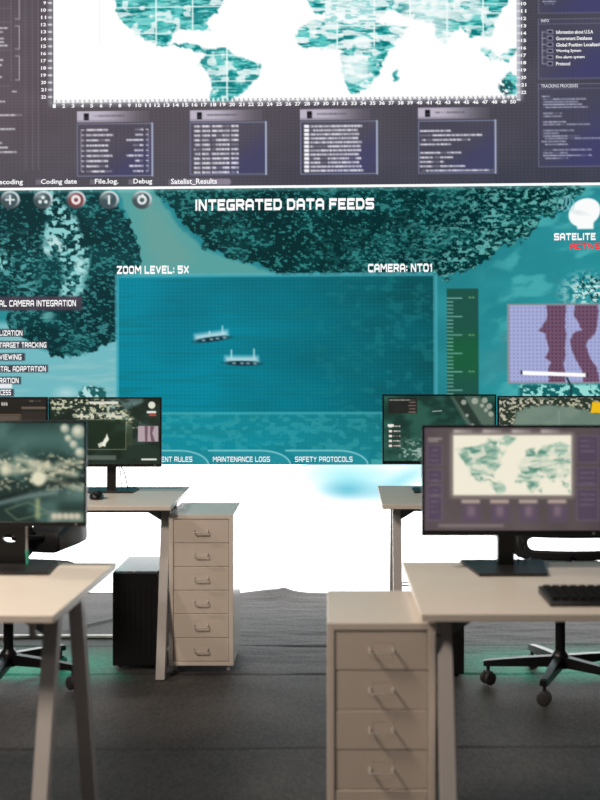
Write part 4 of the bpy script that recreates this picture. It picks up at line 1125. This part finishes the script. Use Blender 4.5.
# ------------------------------------------------------------------ chairs
def chair(label, hx, hy, leg0, face, arms):
    """hub at hx, hy; first leg direction leg0 (degrees); face = where the sitter looks"""
    t = thing('swivel_chair', (hx, hy, 0), 0, label, 'chair')
    MB().lathe([(.006, .075), (.034, .078), (.040, .09), (.040, .125), (.030, .14), (.022, .15)], 24).build('hub', M_chmetal, t)
    c = MB().lathe([(.006, .14), (.021, .14), (.021, .30), (.0145, .302), (.0145, .425), (.004, .425)], 24)
    c.build('gas_column', M_chmetal, t)
    for k in range(5):
        a = R(leg0 + 72 * k)
        d = Vector((math.cos(a), math.sin(a), 0)); s = Vector((-d.y, d.x, 0))
        rings = []
        for q, zt, zb, w in ((.03, .128, .085, .023), (.16, .118, .083, .021), (.30, .104, .080, .018), (.318, .100, .080, .016)):
            rings.append([d * q - s * w + Vector((0, 0, zb)), d * q + s * w + Vector((0, 0, zb)), d * q + s * w * .75 + Vector((0, 0, zt)), d * q - s * w * .75 + Vector((0, 0, zt))])
        lg = MB().loft(rings).build('leg', M_chmetal, t, smooth=False)
        p = d * .298
        cs = MB().tube([p + Vector((0, 0, .085)), p + Vector((0, 0, .052))], .008, 10)
        ca = a + .6 + k
        Mx = Matrix.Translation((p.x, p.y, .0275)) @ Matrix.Rotation(ca, 4, 'Z') @ Matrix.Rotation(R(90), 4, 'X')
        for o in (-.014, .014):
            cs.lathe([(.004, o - .009), (.024, o - .009), (.0275, o - .006), (.0275, o + .006), (.024, o + .009), (.004, o + .009)], 20, Mx)
        cs.box((-.012, -.02, .03), (.012, .02, .057), .004, 2, Matrix.Translation((p.x, p.y, 0)) @ Matrix.Rotation(ca, 4, 'Z'))
        cs.build('caster', M_rubber, lg)
    Mf = Matrix.Rotation(R(face - 90), 4, 'Z')       # local +y is forward
    def rounded(w, d, r, n=6):
        pts = []
        for (cx, cy, a0) in ((w - r, d - r, 0), (-w + r, d - r, 90), (-w + r, -d + r, 180), (w - r, -d + r, 270)):
            for k in range(n + 1):
                a = R(a0 + 90 * k / n); pts.append((cx + r * math.cos(a), cy + r * math.sin(a)))
        return pts
    s1 = MB()
    s1.prism(rounded(.23, .23, .09), .435, .49, 'z', .018, Mf)
    s1.build('seat', M_fabric, t)
    MB().box((-.09, -.12, .41), (.09, .10, .437), .008, 2, Mf).build('seat_mechanism', M_chmetal, t)
    # backrest: a curved shell with a rounded slot low down
    W, Zb, Zt = .225, .565, .98
    sz0, sz1, sw, sr = .598, .655, .162, .026
    nu = 44; nv = 60
    def shell(u, v, off):
        tt = (v - Zb) / (Zt - Zb)
        y = -.235 - .05 * tt + .05 * (u / W) ** 2 * (1 - .3 * tt) + off
        return Mf @ Vector((u, y, v))
    def halfw(v):
        tt = (v - Zb) / (Zt - Zb)
        e = 1.0
        rb = .06
        if v < Zb + rb: e = 1 - (1 - math.sqrt(max(0, 1 - ((Zb + rb - v) / rb) ** 2))) * .28
        if v > Zt - rb: e = 1 - (1 - math.sqrt(max(0, 1 - ((v - Zt + rb) / rb) ** 2))) * .28
        return W * e * (1 - .10 * tt)
    def slot_half(v):
        if v <= sz0 or v >= sz1: return None
        zc = (sz0 + sz1) / 2; hh = (sz1 - sz0) / 2
        return sw - hh + math.sqrt(max(0, hh * hh - (v - zc) ** 2)) if True else None
    bm = bmesh.new()
    vs_ = list(np.linspace(Zb, sz0, 6)) + [sz0 + (sz1 - sz0) * (0.5 - 0.5 * math.cos(math.pi * k / 12)) for k in range(1, 12)] + list(np.linspace(sz1, Zt, 22))
    vs_ = sorted(vs_)
    def strip(ua, ub, n):
        return [ua + (ub - ua) * k / n for k in range(n + 1)]
    T = .022
    def quads(cols):
        # cols: list of rows, each a list of (u, v)
        for A, B_ in zip(cols[:-1], cols[1:]):
            for i in range(len(A) - 1):
                bm.faces.new([bm.verts.new(shell(*p, 0)) for p in (A[i], A[i + 1], B_[i + 1], B_[i])])
    lower = [v for v in vs_ if v <= sz0 + 1e-6]; mid = [v for v in vs_ if sz0 - 1e-6 <= v <= sz1 + 1e-6]; up = [v for v in vs_ if v >= sz1 - 1e-6]
    ends = sw - (sz1 - sz0) / 2
    def full(v): 
        h = halfw(v); return [(q, v) for q in strip(-h, -ends, 6) + strip(-ends, ends, 16)[1:] + strip(ends, h, 6)[1:]]
    quads([full(v) for v in lower]); quads([full(v) for v in up])
    def sh(v): return slot_half(v) or ends
    quads([[(q, v) for q in strip(-halfw(v), -sh(v), 6)] for v in mid])
    quads([[(q, v) for q in strip(sh(v), halfw(v), 6)] for v in mid])
    bmesh.ops.remove_doubles(bm, verts=bm.verts, dist=.0004)
    bmesh.ops.recalc_face_normals(bm, faces=bm.faces)
    me = bpy.data.meshes.new('backrest'); bm.to_mesh(me); bm.free()
    for p in me.polygons: p.use_smooth = True
    me.materials.append(M_fabric)
    o = link(bpy.data.objects.new('backrest', me), t)
    md = o.modifiers.new('thick', 'SOLIDIFY'); md.thickness = T; md.offset = 0
    # spine from the seat mechanism up to the backrest
    sp = MB().tube([Mf @ Vector(p) for p in ((0, -.08, .425), (0, -.19, .43), (0, -.245, .47), (0, -.262, .55), (0, -.262, .585))], .016, 10)
    sp.build('back_support', M_chmetal, t)
    for sx in arms:
        ar = MB().tube([Mf @ Vector((sx * p[0], p[1], p[2])) for p in ((.16, -.262, .66), (.20, -.25, .655), (.255, -.20, .65), (.27, -.12, .645))], .013, 10)
        ab = ar.build('armrest', M_chmetal, t)
        rings = []
        for yy, zl, zh, hw in ((-.20, .600, .640, .050), (-.19, .590, .672, .060), (-.12, .592, .700, .062), (0, .593, .690, .058), (.08, .597, .676, .052), (.12, .61, .652, .036)):
            rings.append([Mf @ Vector((sx * .255 + hw * 1.25 * math.copysign(abs(math.cos(a)) ** .42, math.cos(a)), yy, (zl + zh) / 2 + (zh - zl) / 2 * math.copysign(abs(math.sin(a)) ** .42, math.sin(a)))) for a in [2 * math.pi * k / 20 for k in range(20)]])
        MB().loft(rings).build('arm_pad', M_black, ab)
    return t
chair('black swivel chair behind the near right desk, its slotted back under the map monitor', .972, 5.0, 175, 87, ())
chair('black swivel chair behind the near left desk, turned a little with padded arms', -1.335, 5.03, 201, 76, (-1, 1))

# ------------------------------------------------------------------ cable strip on the carpet
st = MB().box((-.95, -.017, -.002), (.55, .017, .010), .003, 2)
o = st.build('cable_strip', M_strip, None)
o.location = (-1.5, 5.87, 0.001); tag(o, 'thin white cable strip lying along the carpet behind the left chair', 'cable strip')

# ------------------------------------------------------------------ lights
def area(name, loc, target, size, energy, col, spread=None):
    l = bpy.data.lights.new(name, 'AREA'); l.shape = 'DISK'; l.size = size; l.energy = energy; l.color = col
    if spread: l.spread = spread
    o = bpy.data.objects.new(name, l); link(o); o.location = loc
    o.rotation_euler = (Vector(target) - Vector(loc)).to_track_quat('-Z', 'Y').to_euler()
    return o
warm = (1.0, .84, .70)
area('ceiling_lamp', (-2.1, 2.2, 3.25), (-.4, 3.2, .2), .7, 118, warm)
area('ceiling_lamp', (-.3, .5, 3.4), (.6, 3.0, .3), .7, 9, warm)
area('ceiling_lamp', (-3.6, 4.35, 3.1), (-.9, 5.3, .2), .25, 62, (1, .88, .78))

for dk, gx0, gx1 in ((desk_bl, -.45, .38), (desk_br, -.24, .5)):  # green lamps added for the floor glow, whose real source is unseen
    l = bpy.data.lights.new('added_green_light', 'AREA'); l.shape = 'RECTANGLE'; l.size = gx1 - gx0; l.size_y = .03
    l.energy = 5.5; l.color = (.02, 1.0, .62); l.spread = R(62)
    o = bpy.data.objects.new('added_green_light', l); link(o)
    o.location = dk.matrix_basis @ Vector(((gx0 + gx1) / 2, -.16, DTOP - .045))
    o.rotation_euler = (0, 0, dk.rotation_euler.z)

w = bpy.data.worlds.new('world'); S.world = w; w.use_nodes = True
w.node_tree.nodes['Background'].inputs['Color'].default_value = (.9, .88, .92, 1)
w.node_tree.nodes['Background'].inputs['Strength'].default_value = 0.05

S.view_settings.view_transform = 'Standard'; S.view_settings.look = 'None'
S.view_settings.exposure = 0.0; S.view_settings.gamma = 1.0
try: S.view_settings.use_curve_mapping = False
except Exception: pass
S.cycles.use_denoising = True
